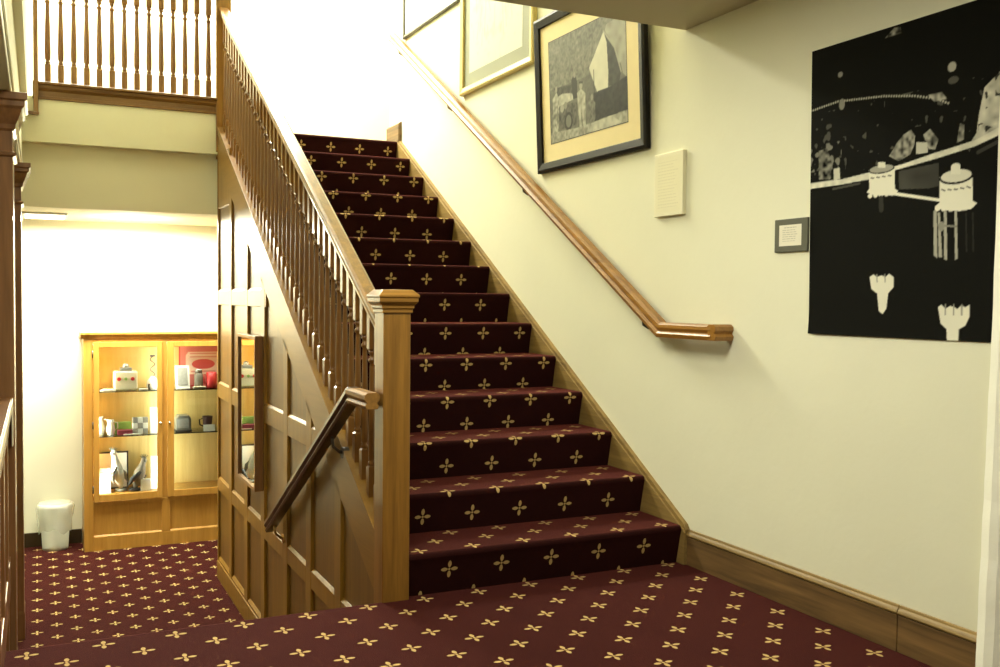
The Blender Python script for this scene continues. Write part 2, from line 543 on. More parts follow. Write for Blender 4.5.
# plastered pier close to the viewpoint at right
mb = MB()
o = len(mb.v)
rnd = random.Random(3)
zs = [0.0 + i * 0.06 for i in range(21)] + [1.3 + i * 0.115 for i in range(11)]
ring = []
for z in zs:
    j = rnd.uniform(-0.0018, 0.0018)
    e = 2.635 + 0.032 * (z / 1.0) + j if z < 1.3 else 2.635 + 0.04 + 0.01 * (z - 1.3) + j
    ring.append([(e, 2.052), (e + 0.012, 2.088), (3.60, 2.095), (3.60, 2.00), (e + 0.02, 2.00), (e + 0.004, 2.022)])
for z, r in zip(zs, ring):
    mb.v += [(x, y, z) for x, y in r]
nr = 6
for i in range(len(zs) - 1):
    for j in range(nr):
        k = (j + 1) % nr
        mb.face([o + i * nr + k, o + i * nr + j, o + (i + 1) * nr + j, o + (i + 1) * nr + k], 0, False)
mb.face([o + j for j in range(nr)]); e_ = o + (len(zs) - 1) * nr; mb.face([e_ + j for j in range(nr)][::-1])
struct(mb, 'wall_pier', plaster('rough white plaster', (0.90, 0.89, 0.76), 0.25), 'rough white plaster wall end at the right edge, beside the poster', 'wall')

# baseboards
mb = MB()
board = [(WX, 0), (WX - 0.016, 0), (WX - 0.016, 0.129), (WX, 0.129)]
bead = [(WX, 0.132), (WX - 0.018, 0.132), (WX - 0.020, 0.138), (WX - 0.016, 0.146), (WX - 0.010, 0.154), (WX - 0.008, 0.162), (WX, 0.163)]
for ya_, yb_ in ((2.43, 3.64), (2.07, 2.427)):
    mb.prism(board, 'y', ya_, yb_)
    mb.prism([(WX, 0.128), (WX - 0.010, 0.128), (WX - 0.010, 0.133), (WX, 0.133)], 'y', ya_, yb_, 2)
    mb.prism(bead, 'y', ya_, yb_, 1)
struct(mb, 'baseboard_right', [M['base'], M['bead'], M['dark_wood']], 'worn brown wooden baseboard along the landing under the poster', 'baseboard', 0.0015)
mb = MB()
mb.prism([(WX - 0.03, ZU), (WX, ZU), (WX, ZU + 0.162), (WX - 0.008, ZU + 0.16), (WX - 0.03, ZU + 0.14)], 'y', 7.60, 7.90)
struct(mb, 'baseboard_upper', M['base'], 'short wooden baseboard at the top of the stairs', 'baseboard')
mb = MB(); mb.box(-3.0, 0.34, 9.18, 9.20, ZL, ZL + 0.12)
struct(mb, 'baseboard_back', M['dark_base'], 'dark brown base strip behind the waste bin', 'baseboard', 0.003)
mb = MB()   # sloping skirt beside the stairs
yA, yB = 3.64, 7.66
def zs_(y): return 0.178 + 0.585 * (y - Y0) - 0.012
pts = [(yA, 0.0), (3.80, 0.0), (yB, zs_(yB) - 0.42), (yB, zs_(yB)), (3.66, zs_(3.66)), (yA, 0.150)]
mb.prism(pts, 'x', 2.668, WX)
cap = [(yA, 0.150), (3.66, zs_(3.66)), (yB, zs_(yB)), (yB, zs_(yB) + 0.022), (3.655, zs_(3.655) + 0.022), (yA, 0.163)]
mb.prism(cap, 'x', 2.676, WX, 1)
struct(mb, 'trim_skirt', [M['bead'], M['bead']], 'wooden skirting board rising beside the carpeted steps', 'trim', 0.0015)

# ---------------------------------------------------------------- the carpeted stairs
stairs = empty('staircase', (2.0, Y0, 0), 'straight flight of fourteen steps in burgundy carpet rising to the upper hall', 'stairs')
# height of a motif above the foot of each riser, and whether it sits on the odd or even columns of the weave
WEAVE = [(0.101, 0.5), (0.074, 0.5), (0.056, 0.5), (0.152, 0), (0.142, 0), (0.122, 0), (0.106, 0.5), (0.088, 0.5), (0.070, 0.5),
         (0.178, 0), (0.160, 0), (0.136, 0), (0.112, 0), (0.095, 0)]
for k in range(14):
    v = WEAVE[k][1] - 1.02 * WEAVE[k][0] / CELL
    yn, yr = Y0 + RUN * k, Y0 + RUN * k + OV
    zb, zt = RISE * k, RISE * (k + 1)
    r = 0.02
    pts = [(yr, zb), (yr - OV * 0.80, zt - 0.045), (yn, zt - r)]
    pts += [(yn + r - r * math.cos(t), zt - r + r * math.sin(t)) for t in (PI / 8, PI / 4, 3 * PI / 8, PI / 2)]
    pts += [(yn + RUN + OV, zt)]
    mb = MB()
    L = carpet_slab(mb, 1.325, 2.6675, pts, 1.523 - 0.5 * 0.2375, v, 1.0, 0.2375 / CELL)
    for xx, flip in ((1.325, False), (2.6675, True)):
        o = len(mb.v)
        poly = [(xx, y, z) for y, z in pts] + [(xx, yn + RUN + OV, zb)]
        mb.v += poly
        idx = [o + i for i in range(len(poly))]
        mb.face(idx[::-1] if flip else idx, 0, False, [(0.25, 0.0)] * len(poly))
    part(mb, 'step', M['carpet'], stairs, (2.0, yn, zb))

mb = MB()
h = -ZL / 5
prof = [(3.66, -0.19)]
for i in range(5):
    yy, zz = 3.70 + 0.30 * i, -h * (i + 1)
    prof.append((yy, -h * i - (0.19 if i == 0 else 0)))
    prof.append((yy, zz))
prof += [(5.2, ZL), (3.66, ZL)]
prof = [p for i, p in enumerate(prof) if i == 0 or p != prof[i - 1]]
pts = [(3.68, -0.17)]
for i in range(5):
    pts.append((3.69 + 0.30 * i, -h * (i + 1) + 0.0))
    if i < 4:
        pts += [(3.985 + 0.30 * i, -h * (i + 1)), (3.99 + 0.30 * i, -h * (i + 1) - 0.02)]
carpet_slab(mb, -0.10, 1.235, pts, 2.612, 0)
o_ = mb.build('lower_steps', M['carpet'])
tag(o_, 'carpeted steps going down from the landing edge to the lower room', 'stairs')

# ---------------------------------------------------------------- panelled side of the stairs
pan = empty('stair_panelling', (PX, 5.7, ZL), 'golden brown panelled wood wall closing the side of the stairs', 'panelling')
YE = 7.636
STILES = [7.042, 6.461, 5.934, 5.335, 4.817, 4.284]     # near edge of each stile
SW, DEP = 0.105, 0.016
def zlow(y): return zstr(y) - 0.25
yb0 = 3.775
mb = MB()     # recessed back board, cut along the slope
zbot = ZL
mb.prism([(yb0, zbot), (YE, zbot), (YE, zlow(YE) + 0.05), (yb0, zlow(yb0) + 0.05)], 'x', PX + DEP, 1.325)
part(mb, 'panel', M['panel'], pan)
mb = MB()
for yn in STILES:
    y0, y1 = yn, yn + SW
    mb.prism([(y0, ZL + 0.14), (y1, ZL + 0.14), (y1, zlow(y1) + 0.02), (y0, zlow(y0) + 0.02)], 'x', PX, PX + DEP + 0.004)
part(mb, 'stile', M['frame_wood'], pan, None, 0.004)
mb = MB()
mb.box(PX, PX + DEP + 0.004, YE - 0.035, YE, ZL, zlow(YE) + 0.02)
part(mb, 'end_stile', M['frame_wood'], pan, None, 0.004)
edges = [(YE - 0.035, STILES[0] + SW)] + [(STILES[i], STILES[i + 1] + SW) for i in range(5)] + [(STILES[5], yb0)]
RAILS = [(1.150, 1.255), (0.448, 0.556), (-0.262, -0.170)]
for z0, z1 in RAILS:
    mb = MB()
    for ya, yb in edges:
        def ymin(z):   # where the stringer's lower edge reaches this height
            return (z + 0.25 - 0.354) / 0.583 + 3.955
        lo = max(yb, ymin(z1) - 0.03)
        if lo < ya - 0.01:
            mb.box(PX + 0.001, PX + DEP + 0.004, lo, ya, z0, z1)
            # moulded ledge under and over each rail
            mb.prism([(PX + 0.001, z1 - 0.004), (PX + DEP, z1 - 0.004), (PX + DEP, z1 + 0.014)], 'y', lo, ya)
    part(mb, 'rail', M['frame_wood'], pan, None, 0.003)
mb = MB()
for ya, yb in edges:
    mb.box(PX + 0.002, PX + DEP + 0.004, yb, ya, ZL + 0.135, ZL + 0.155)
    mb.prism([(PX + 0.002, ZL + 0.153), (PX + DEP, ZL + 0.153), (PX + DEP, ZL + 0.175)], 'y', yb, ya)
mb.box(PX - 0.004, PX + DEP + 0.004, yb0, YE, ZL, ZL + 0.135)
part(mb, 'plinth', M['frame_wood'], pan, None, 0.003)
# top horizontal rail of the far panel
mb = MB(); mb.box(PX + 0.001, PX + DEP + 0.004, STILES[0] + SW - 0.02, YE - 0.05, 1.87, zlow(YE) + 0.02)
part(mb, 'top_rail', M['frame_wood'], pan, None, 0.003)
mb = MB()     # closed stringer along the flight
mb.prism([(yb0, zlow(yb0)), (YE, zlow(YE)), (YE, zstr(YE)), (yb0, zstr(yb0))], 'x', PX, 1.33)
mb.prism([(yb0, zstr(yb0) - 0.02), (YE, zstr(YE) - 0.02), (YE, zstr(YE) + 0.012), (yb0, zstr(yb0) + 0.012)], 'x', PX - 0.005, 1.336)
mb.prism([(yb0, zstr(yb0) - 0.055), (YE, zstr(YE) - 0.055), (YE, zstr(YE) - 0.02), (yb0, zstr(yb0) - 0.02)], 'x', PX - 0.003, PX)
part(mb, 'stringer', wood('stringer wood', (0.19, 0.092, 0.010), (0.25, 0.126, 0.015), 'Y', 0.38, 0.2, coat_rough=0.24), pan, None, 0.003)

# ---------------------------------------------------------------- stair balustrade
bal = empty('stair_balustrade', (1.29, 3.72, 0), 'oak stair balustrade with square newel post and sloping handrail', 'balustrade')
CX = 1.283
mb = MB()
mb.box(NX0, NX1, 3.66, 3.773, -0.19, 1.175)
nw = part(mb, 'newel_post', M['oak_z'], bal, (1.29, 3.7165, 0), 0.004)
mb = MB()
hw = 0.0565
mb.lathe([(hw, 1.150), (hw + 0.006, 1.152), (hw + 0.006, 1.166), (hw + 0.011, 1.170), (hw + 0.011, 1.180), (hw + 0.020, 1.190), (hw + 0.024, 1.196),
          (hw + 0.024, 1.212), (hw + 0.028, 1.214), (hw + 0.028, 1.222), (hw + 0.006, 1.243), (0.001, 1.245)], (1.2865, 3.7165, 0), square=True)
part(mb, 'newel_cap', M['oak_x'], nw, (1.2865, 3.7165, 1.15), 0.002)
mb = MB()      # upper newel, partly above the picture
mb.box(1.226, 1.338, 7.60, 7.71, 2.30, 3.62)
un = part(mb, 'upper_newel_post', M['oak_z'], bal, (1.29, 7.655, 2.3), 0.004)
mb = MB()
mb.lathe([(0.055, 3.60), (0.07, 3.62), (0.08, 3.65), (0.08, 3.68), (0.05, 3.70), (0.001, 3.70)], (1.29, 7.655, 0), square=True)
part(mb, 'newel_cap', M['oak_x'], un, (1.29, 7.655, 3.6))
mb = MB()
hp = [(-0.026, -0.056), (0.026, -0.056), (0.030, -0.040), (0.024, -0.030), (0.035, -0.018), (0.034, -0.006), (0.022, 0.0), (-0.022, 0.0),
      (-0.034, -0.006), (-0.035, -0.018), (-0.024, -0.030), (-0.030, -0.040)]
mb.sweep_yz(hp, [(3.76, zrail(3.76)), (7.61, zrail(7.61))], CX)
part(mb, 'handrail', M['oak_y'], bal, (CX, 3.76, 1.0), 0.0015)
mb = MB(); mb.sweep_yz([(-0.017, -0.072), (0.017, -0.072), (0.017, -0.05), (-0.017, -0.05)], [(3.77, zrail(3.77)), (7.605, zrail(7.605))], CX)
part(mb, 'rail_fillet', M['bal'], bal, (CX, 3.76, 0.95))

def baluster_mesh(h, blk, top, r, a=0.0185, w=1.2):
    """turned baluster of total height h standing at the origin: square foot, tapered shaft, rings, square head"""
    mb = MB()
    mb.lathe([(a, -0.012), (a, blk - 0.008), (a * 0.55, blk + 0.004)], square=True)
    z0, z1 = blk, h - top
    L = z1 - z0
    mb.lathe([(x_ * w, z_) for x_, z_ in [(0.010, z0 - 0.004), (0.0135, z0 + 0.006), (0.0135, z0 + 0.014), (0.0095, z0 + 0.020), (r, z0 + 0.035), (r * 1.08, z0 + 0.12 * L + 0.03),
              (r * 0.92, z0 + 0.5 * L), (r * 0.70, z1 - 0.075), (r * 0.66, z1 - 0.055), (0.0130, z1 - 0.050), (0.0145, z1 - 0.043), (0.0130, z1 - 0.036), (0.0085, z1 - 0.030),
              (0.0085, z1 - 0.018), (0.0130, z1 - 0.012), (0.0130, z1 - 0.005), (0.010, z1 + 0.003)]], seg=10)
    mb.lathe([(a * 0.55, z1 - 0.003), (a, z1 + 0.008), (a, h + 0.012)], square=True)
    return mb

hb = zrail(5.5) - 0.060 - zstr(5.5)
first = None
yb = 3.868
cnt = 0
while yb < 7.58:
    hh = zrail(yb) - 0.062 - zstr(yb) - 0.012
    if first is None:
        s_abs = False
        first = baluster_mesh(hb, 0.128, 0.175, 0.0128).build('baluster', M['bal'], bal, (0, 0, 0))
        s_abs = True
        o = first
    else:
        o = first.copy()
        COL.objects.link(o)
        o.parent = bal
    o.location = Vector((CX, yb, zstr(yb) + 0.012)) - bal.location
    o.scale = (1, 1, hh / hb)
    yb += RUN / 3
    cnt += 1

# ---------------------------------------------------------------- upper hall balustrade
lb = empty('hall_balustrade', (0.6, 7.62, 2.60), 'short oak balustrade of turned spindles across the upper hall opening', 'balustrade')
mb = MB()
x0, x1 = -0.02, 1.235
mb.prism([(7.60, 2.680), (7.70, 2.680), (7.70, 2.707), (7.60, 2.707), (7.592, 2.70), (7.592, 2.686)], 'x', x0, x1)
mb.prism([(7.618, 2.60), (7.70, 2.60), (7.70, 2.682), (7.604, 2.682), (7.608, 2.66), (7.620, 2.64)], 'x', x0, x1)
mb.box(x0, x1, 7.606, 7.66, 2.583, 2.606)
part(mb, 'base_rail', wood('base rail oak', (0.10, 0.045, 0.009), (0.22, 0.105, 0.022), 'X', 0.4, 0.1), lb, None, 0.002)
mb = MB()
mb.box(-0.014, 0.017, 7.59, 7.70, 2.478, 3.75)
part(mb, 'half_post', M['oak_z'], lb, None, 0.003)
mb = MB(); mb.box(-0.052, 0.021, 7.586, 7.704, 2.470, 2.490); part(mb, 'post_foot', M['dark_wood'], lb, None, 0.003)
mb = MB()
mb.prism([(7.62, 3.50), (7.68, 3.50), (7.688, 3.535), (7.675, 3.56), (7.625, 3.56), (7.612, 3.535)], 'x', x0, x1)
part(mb, 'handrail', M['oak_x'], lb, None, 0.002)
first2 = None
for i in range(14):
    x = 0.079 + i * (1.177 - 0.079) / 13
    if first2 is None:
        s_abs = False
        mbx = baluster_mesh(0.795, 0.132, 0.185, 0.0155, 0.0200, 1.25)
        first2 = mbx.build('baluster', M['bal'], lb, (0, 0, 0))
        s_abs = True
        o = first2
    else:
        o = first2.copy(); COL.objects.link(o); o.parent = lb
    o.location = Vector((x, 7.65, 2.707)) - lb.location

# ---------------------------------------------------------------- handrails
def returning_rail(prof, xc, wallx, path, mb, end='start'):
    mb.sweep_yz(prof, path, xc)

whr = empty('wall_handrail', (2.66, 3.35, 1.08), 'polished oak handrail fixed on the cream wall below the pictures', 'handrail')
wp = [(-0.028, -0.070), (0.022, -0.070), (0.028, -0.052), (0.018, -0.040), (0.026, -0.024), (0.028, -0.010), (0.016, 0.0), (-0.016, 0.0),
      (-0.030, -0.010), (-0.032, -0.026), (-0.022, -0.040), (-0.034, -0.052)]
mb = MB()
HX = 2.632
mb.sweep_yz(wp, [(3.385, 1.110), (3.775, 1.110), (7.62, 1.110 + 0.587 * (7.62 - 3.775))], HX)
part(mb, 'rail', M['rail'], whr, None, 0.0015)
mb = MB()      # short return to the wall at the lower end
o = len(mb.v)
for x in (HX - 0.03, WX):
    for dx, dn in wp:
        mb.v.append((x, 3.385 + dx * (1 if x > HX else 1), 1.110 + dn))
n = len(wp)
for j in range(n):
    k = (j + 1) % n
    mb.face([o + k, o + j, o + n + j, o + n + k])
mb.face([o + j for j in range(n)]); mb.face([o + n + j for j in range(n)][::-1])
part(mb, 'return_end', M['rail'], whr, None, 0.0015)
for yb_ in (3.95, 5.25, 6.45, 7.50):
    zz = 1.110 + 0.587 * (yb_ - 3.775)
    mb = MB()
    mb.tube([(WX, yb_, zz - 0.135), (WX - 0.035, yb_, zz - 0.135), (WX - 0.062, yb_, zz - 0.12), (HX, yb_, zz - 0.075)], 0.007, 8)
    mb.tube([(WX, yb_, zz - 0.135), (WX - 0.008, yb_, zz - 0.135)], 0.024, 12)
    part(mb, 'bracket', M['steel'], whr, (WX, yb_, zz - 0.13))

lhr = empty('lower_handrail', (1.195, 3.7, 0.8), 'wooden handrail with shade in its colour, on the panelled wall descending beside the newel post', 'handrail')
mb = MB()
lp = [(-0.022, -0.070), (0.022, -0.070), (0.028, -0.056), (0.020, -0.044), (0.031, -0.028), (0.030, -0.010), (0.018, 0.0), (-0.018, 0.0),
      (-0.030, -0.010), (-0.031, -0.028), (-0.020, -0.044), (-0.028, -0.056)]
LX = 1.187
mb.sweep_yz(lp, [(3.90, 0.838), (3.945, 0.838), (5.56, 0.838 - 0.558 * (5.56 - 3.945))], LX)
part(mb, 'rail', M['shaded_rail'], lhr, None, 0.0015)
mb = MB(); mb.sweep_yz([(a * 1.03, n_ * 0.94 - 0.001) for a, n_ in lp], [(3.668, 0.838), (3.935, 0.838)], LX)
tag(part(mb, 'level_end', wood('satin oak', OAK1, OAK2, 'Y', 0.5, 0.0), lhr, None, 0.0015), 'level end piece of the same rail in its lit oak tone')  # lit part of the rail, lighter by colour than the shaded run
for yb_ in (4.25, 5.42):
    zz = 0.838 - 0.558 * (yb_ - 3.945)
    mb = MB()
    mb.tube([(PX + 0.02, yb_, zz - 0.155), (PX - 0.015, yb_, zz - 0.150), (PX - 0.045, yb_, zz - 0.125), (LX, yb_, zz - 0.075)], [0.010, 0.008, 0.007, 0.007], 8)
    mb.tube([(PX + 0.024, yb_, zz - 0.155), (PX - 0.006, yb_, zz - 0.155)], 0.026, 12)
    part(mb, 'bracket', M['brass'] if yb_ > 5 else M['steel'], lhr, (PX, yb_, zz - 0.15))

# ---------------------------------------------------------------- columns and low wall at left
def column(y, z0, label):
    c = empty('wooden_column', (-0.215, y + 0.13, z0), label, 'column', 'dark wooden columns at left')
    mb = MB(); mb.box(-0.345, -0.085, y, y + 0.26, z0, 1.9)
    part(mb, 'shaft', M['dark_wood'], c, None, 0.004)
    mb = MB()
    k = 0.13
    mb.lathe([(k, 1.868), (k + 0.010, 1.878), (k + 0.012, 1.895), (k + 0.02, 1.91), (k + 0.035, 1.955), (k + 0.045, 1.965), (k + 0.045, 1.985), (k + 0.055, 1.99), (k + 0.055, 2.018), (0.01, 2.019)],
             (-0.215, y + 0.13, 0), square=True)
    part(mb, 'capital', M['dark_wood'], c, None, 0.002)
    mb = MB(); mb.lathe([(k, 1.765), (k + 0.012, 1.770), (k + 0.014, 1.782), (k, 1.788)], (-0.215, y + 0.13, 0), square=True)
    part(mb, 'astragal', M['dark_wood'], c, None, 0.002)
    mb = MB(); mb.lathe([(k + 0.004, z0), (k + 0.004, z0 + 0.16), (k, z0 + 0.18)], (-0.215, y + 0.13, 0), square=True)
    part(mb, 'plinth', M['dark_wood'], c, None, 0.003)
column(4.43, ZL, 'nearer dark wooden column with a moulded capital at the left edge')
column(6.72, ZL, 'farther slim dark wooden column standing by the bright lower room')
lw = empty('low_panelled_wall', (-0.2, 3.5, 0), 'low dark panelled partition with pale cap in front of the nearer column', 'partition')
mb = MB(); mb.box(-0.30, -0.118, 2.2, 4.43, -0.2, 0.75)
part(mb, 'panel', M['dark_wood'], lw, None, 0.003)
mb = MB(); mb.box(-0.33, -0.095, 2.2, 4.43, 0.75, 0.79)
part(mb, 'cap', M['dark_wood'], lw, None, 0.004)
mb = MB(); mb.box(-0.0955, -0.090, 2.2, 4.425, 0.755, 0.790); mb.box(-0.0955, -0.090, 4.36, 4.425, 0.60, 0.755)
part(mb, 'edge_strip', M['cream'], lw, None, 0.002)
mb = MB()
for ya in (3.15, 3.60, 4.05):
    mb.box(-0.12, -0.103, ya, ya + 0.09, -0.2, 0.75)
mb.box(-0.12, -0.104, 2.2, 4.43, 0.65, 0.75); mb.box(-0.12, -0.104, 2.2, 4.43, 0.0, 0.14)
part(mb, 'panel_frame', M['dark_wood'], lw, None, 0.003)

# ---------------------------------------------------------------- printed pictures (a raster of coloured cells)
class Canvas:
    def __init__(s, w, h, res, col):
        s.w, s.h = w, h
        s.nx, s.ny = max(2, int(w / res)), max(2, int(h / res))
        s.a = np.zeros((s.ny, s.nx, 3)); s.a[:] = col
        xs = (np.arange(s.nx) + 0.5) / s.nx * w
        ys = (np.arange(s.ny) + 0.5) / s.ny * h
        s.X, s.Y = np.meshgrid(xs, ys)
    def put(s, m, col, k=1.0):
        m = (m * k)[..., None]
        s.a = s.a * (1 - m) + np.array(col) * m
    def inside(s, pts):
        c = np.zeros(s.X.shape, bool); n = len(pts)
        for i in range(n):
            x0, y0 = pts[i]; x1, y1 = pts[(i + 1) % n]
            if y0 == y1: continue
            cond = ((y0 > s.Y) != (y1 > s.Y)) & (s.X < (x1 - x0) * (s.Y - y0) / (y1 - y0) + x0)
            c ^= cond
        return c
    def poly(s, pts, col, k=1.0, tex=0.0, sc=0.01, seed=0):
        m = s.inside(pts).astype(float)
        if tex:
            n = s.noise(sc, seed)
            for c in range(3):
                s.a[..., c] = np.where(m > 0, s.a[..., c] * (1 - k) + k * np.clip(col[c] * (1 + tex * n), 0, 1), s.a[..., c])
        else:
            s.put(m, col, k)
    def ell(s, x, y, rx, ry, col, k=1.0):
        s.put((((s.X - x) / rx) ** 2 + ((s.Y - y) / ry) ** 2 < 1).astype(float), col, k)
    def line(s, pts, wd, col, k=1.0):
        for (x0, y0), (x1, y1) in zip(pts, pts[1:]):
            dx, dy = x1 - x0, y1 - y0
            t = np.clip(((s.X - x0) * dx + (s.Y - y0) * dy) / (dx * dx + dy * dy + 1e-12), 0, 1)
            d = np.hypot(s.X - x0 - t * dx, s.Y - y0 - t * dy)
            s.put((d < wd / 2).astype(float), col, k)
    def noise(s, sc, seed=0):
        r = np.random.RandomState(seed)
        gx, gy = int(s.w / sc) + 3, int(s.h / sc) + 3
        g = r.uniform(-1, 1, (gy, gx))
        fx, fy = s.X / sc, s.Y / sc
        ix, iy = fx.astype(int), fy.astype(int); tx, ty = fx - ix, fy - iy
        return (g[iy, ix] * (1 - tx) + g[iy, ix + 1] * tx) * (1 - ty) + (g[iy + 1, ix] * (1 - tx) + g[iy + 1, ix + 1] * tx) * ty
    def halve(s):
        h, w = s.ny // 2 * 2, s.nx // 2 * 2
        s.a = s.a[:h, :w].reshape(h // 2, 2, w // 2, 2, 3).mean((1, 3))
        s.ny, s.nx = h // 2, w // 2
    def mesh(s, name, place, parent, mat):
        """place(a, b) -> point in the room; a to the right, b up on the sheet; the sheet's cells are its faces"""
        s.halve()
        nx, ny = s.nx, s.ny
        vs = [place(i / (nx - 1) * s.w, j / (ny - 1) * s.h) for j in range(ny) for i in range(nx)]
        fs = [(j * nx + i, j * nx + i + 1, (j + 1) * nx + i + 1, (j + 1) * nx + i) for j in range(ny - 1) for i in range(nx - 1)]
        me = bpy.data.meshes.new(name)
        off = parent_world(parent) if parent is not None else Vector((0, 0, 0))
        me.from_pydata([tuple(Vector(v_) - off) for v_ in vs], [], fs)
        me.materials.append(mat)
        at = me.color_attributes.new('print', 'FLOAT_COLOR', 'POINT')
        c = np.concatenate([np.clip(s.a, 0, 1), np.ones((ny, nx, 1))], -1).astype(np.float32).ravel()
        at.data.foreach_set('color', c)
        me.update()
        o = bpy.data.objects.new(name, me)
        COL.objects.link(o)
        if parent is not None:
            o.parent = parent
        return o

def on_wall(yL, z0, x):
    return lambda a, b: (x, yL - a, z0 + b)

def frame_ring(mb, yl, yr, z0, z1, wd, x_front, x_back, lip=0.0):
    """picture frame on the right wall: four mitred bars with a sloped face; yl > yr"""
    outer = [(yl, z0), (yr, z0), (yr, z1), (yl, z1)]
    inner = [(yl - wd, z0 + wd), (yr + wd, z0 + wd), (yr + wd, z1 - wd), (yl - wd, z1 - wd)]
    mid = [(yl - wd * 0.3, z0 + wd * 0.3), (yr + wd * 0.3, z0 + wd * 0.3), (yr + wd * 0.3, z1 - wd * 0.3), (yl - wd * 0.3, z1 - wd * 0.3)]
    o = len(mb.v)
    for ring, x in ((outer, x_back), (outer, x_front + 0.006), (mid, x_front), (inner, x_front + 0.008), (inner, x_back)):
        mb.v += [(x, y, z) for y, z in ring]
    for k in range(5):
        k2 = (k + 1) % 5
        for i in range(4):
            j = (i + 1) % 4
            mb.face([o + k * 4 + i, o + k * 4 + j, o + k2 * 4 + j, o + k2 * 4 + i])

# large black and white poster
po = empty('dam_poster', (WX, 2.5, 1.088), 'large black and white poster of round water towers by a curved dam', 'poster')
W, H = 0.826, 1.083
cv = Canvas(W, H, 0.0016, (0.008, 0.008, 0.006))
wh = (0.80, 0.78, 0.62)
def g(v_): return (v_ * 0.80, v_ * 0.78, v_ * 0.62)
n_ = cv.noise(0.03, 1) + 0.6 * cv.noise(0.012, 2)
up_m = (cv.Y > 0.60) & (cv.Y < 0.84) & (n_ > 0.75)
cv.put(up_m.astype(float), g(0.10))
cv.put(((cv.Y > 0.62) & (cv.Y < 0.72) & (cv.X < 0.16) & (cv.noise(0.018, 5) > 0.15)).astype(float), g(0.25))
cv.poly([(0.043, 0.696), (0.086, 0.703), (0.113, 0.644), (0.106, 0.583), (0.046, 0.589)], g(0.16), 1, 1.5, 0.012, 4)
cv.poly([(0.70, 0.62), (0.734, 0.662), (0.742, 0.72), (0.76, 0.80), (0.83, 0.85), (0.83, 0.648)], g(0.62), 1, 0.5, 0.02, 8)
cv.put(((cv.X > 0.74) & (cv.Y > 0.66) & (cv.noise(0.016, 9) > 0.45)).astype(float) * cv.inside([(0.73, 0.64), (0.76, 0.80), (0.83, 0.85), (0.83, 0.66)]), g(0.05))
cv.poly([(0.384, 0.634), (0.417, 0.675), (0.445, 0.699), (0.477, 0.711), (0.494, 0.687), (0.492, 0.659), (0.475, 0.628), (0.426, 0.611)], g(0.30), 1, 1.0, 0.011, 11)
cv.poly([(0.528, 0.687), (0.555, 0.702), (0.589, 0.662), (0.577, 0.631), (0.55, 0.637)], g(0.28), 1, 1.4, 0.012, 12)
cv.poly([(0.661, 0.641), (0.672, 0.703), (0.688, 0.695), (0.687, 0.648)], g(0.30), 1, 1.2, 0.012, 13)
cv.poly([(0.02, 0.558), (0.166, 0.558), (0.293, 0.563), (0.412, 0.582), (0.578, 0.6), (0.73, 0.621), (0.83, 0.648), (0.829, 0.673), (0.729, 0.64), (0.629, 0.626), (0.577, 0.62), (0.44, 0.598), (0.292, 0.587), (0.165, 0.577), (0.0, 0.579), (0.0, 0.556)], g(0.85), 1, 0.25, 0.02, 14)
cv.poly([(0.499, 0.666), (0.545, 0.659), (0.548, 0.624), (0.499, 0.626)], g(0.7))
cv.poly([(0.122, 0.62), (0.151, 0.621), (0.155, 0.578), (0.123, 0.577)], g(0.7))
cv.poly([(0.427, 0.577), (0.592, 0.585), (0.594, 0.509), (0.554, 0.505), (0.429, 0.514)], g(0.07), 1, 0.5, 0.05, 15)
cv.line([(0.12, 0.545), (0.25, 0.553)], 0.008, g(0.09))
cv.line([(0.74, 0.60), (0.83, 0.63)], 0.012, g(0.06))
cv.poly([(0.292, 0.596), (0.409, 0.585), (0.411, 0.518), (0.426, 0.509), (0.4, 0.496), (0.318, 0.504), (0.284, 0.517), (0.297, 0.53)], g(1))
for q in (0.300, 0.325, 0.350, 0.375, 0.400):
    cv.ell(q, 0.503, 0.010, 0.008, g(1))
cv.ell(0.350, 0.592, 0.058, 0.015, g(0.03)); cv.ell(0.350, 0.594, 0.053, 0.013, g(0.45))
cv.poly([(0.334, 0.619), (0.367, 0.615), (0.368, 0.595), (0.335, 0.599)], g(0.9))
cv.poly([(0.407, 0.507), (0.598, 0.467), (0.598, 0.457), (0.407, 0.496)], g(1))
cv.poly([(0.597, 0.539), (0.722, 0.522), (0.724, 0.449), (0.74, 0.44), (0.717, 0.423), (0.674, 0.42), (0.609, 0.429), (0.58, 0.443), (0.598, 0.454)], g(1))
for q in (0.590, 0.615, 0.642, 0.668, 0.695, 0.720):
    cv.ell(q, 0.428 + abs(q - 0.655) * 0.12, 0.011, 0.009, g(1))
cv.ell(0.660, 0.531, 0.064, 0.023, g(0.02)); cv.ell(0.660, 0.535, 0.058, 0.020, g(0.85))
cv.poly([(0.64, 0.567), (0.676, 0.562), (0.677, 0.538), (0.641, 0.542)], g(0.95)); cv.ell(0.658, 0.565, 0.018, 0.011, g(0.95))
for q in range(5):
    cv.line([(0.606 + q * 0.024, 0.492 - abs(q - 2) * -0.002), (0.618 + q * 0.024, 0.491)], 0.005, g(0.15))
for q in range(4):
    cv.line([(0.303 + q * 0.026, 0.566), (0.316 + q * 0.026, 0.565)], 0.005, g(0.2))
for nm in ([(0.574, 0.429), (0.587, 0.428), (0.592, 0.271), (0.578, 0.281)], [(0.591, 0.422), (0.6, 0.422), (0.611, 0.274), (0.598, 0.274)],
           [(0.615, 0.426), (0.626, 0.425), (0.631, 0.264), (0.619, 0.266)], [(0.656, 0.423), (0.666, 0.422), (0.671, 0.267), (0.661, 0.263)]):
    cv.poly(nm, g(0.5))
cv.poly([(0.591, 0.383), (0.668, 0.374), (0.668, 0.368), (0.591, 0.376)], g(0.3))
cv.ell(0.606, 0.375, 0.012, 0.016, g(0.35))
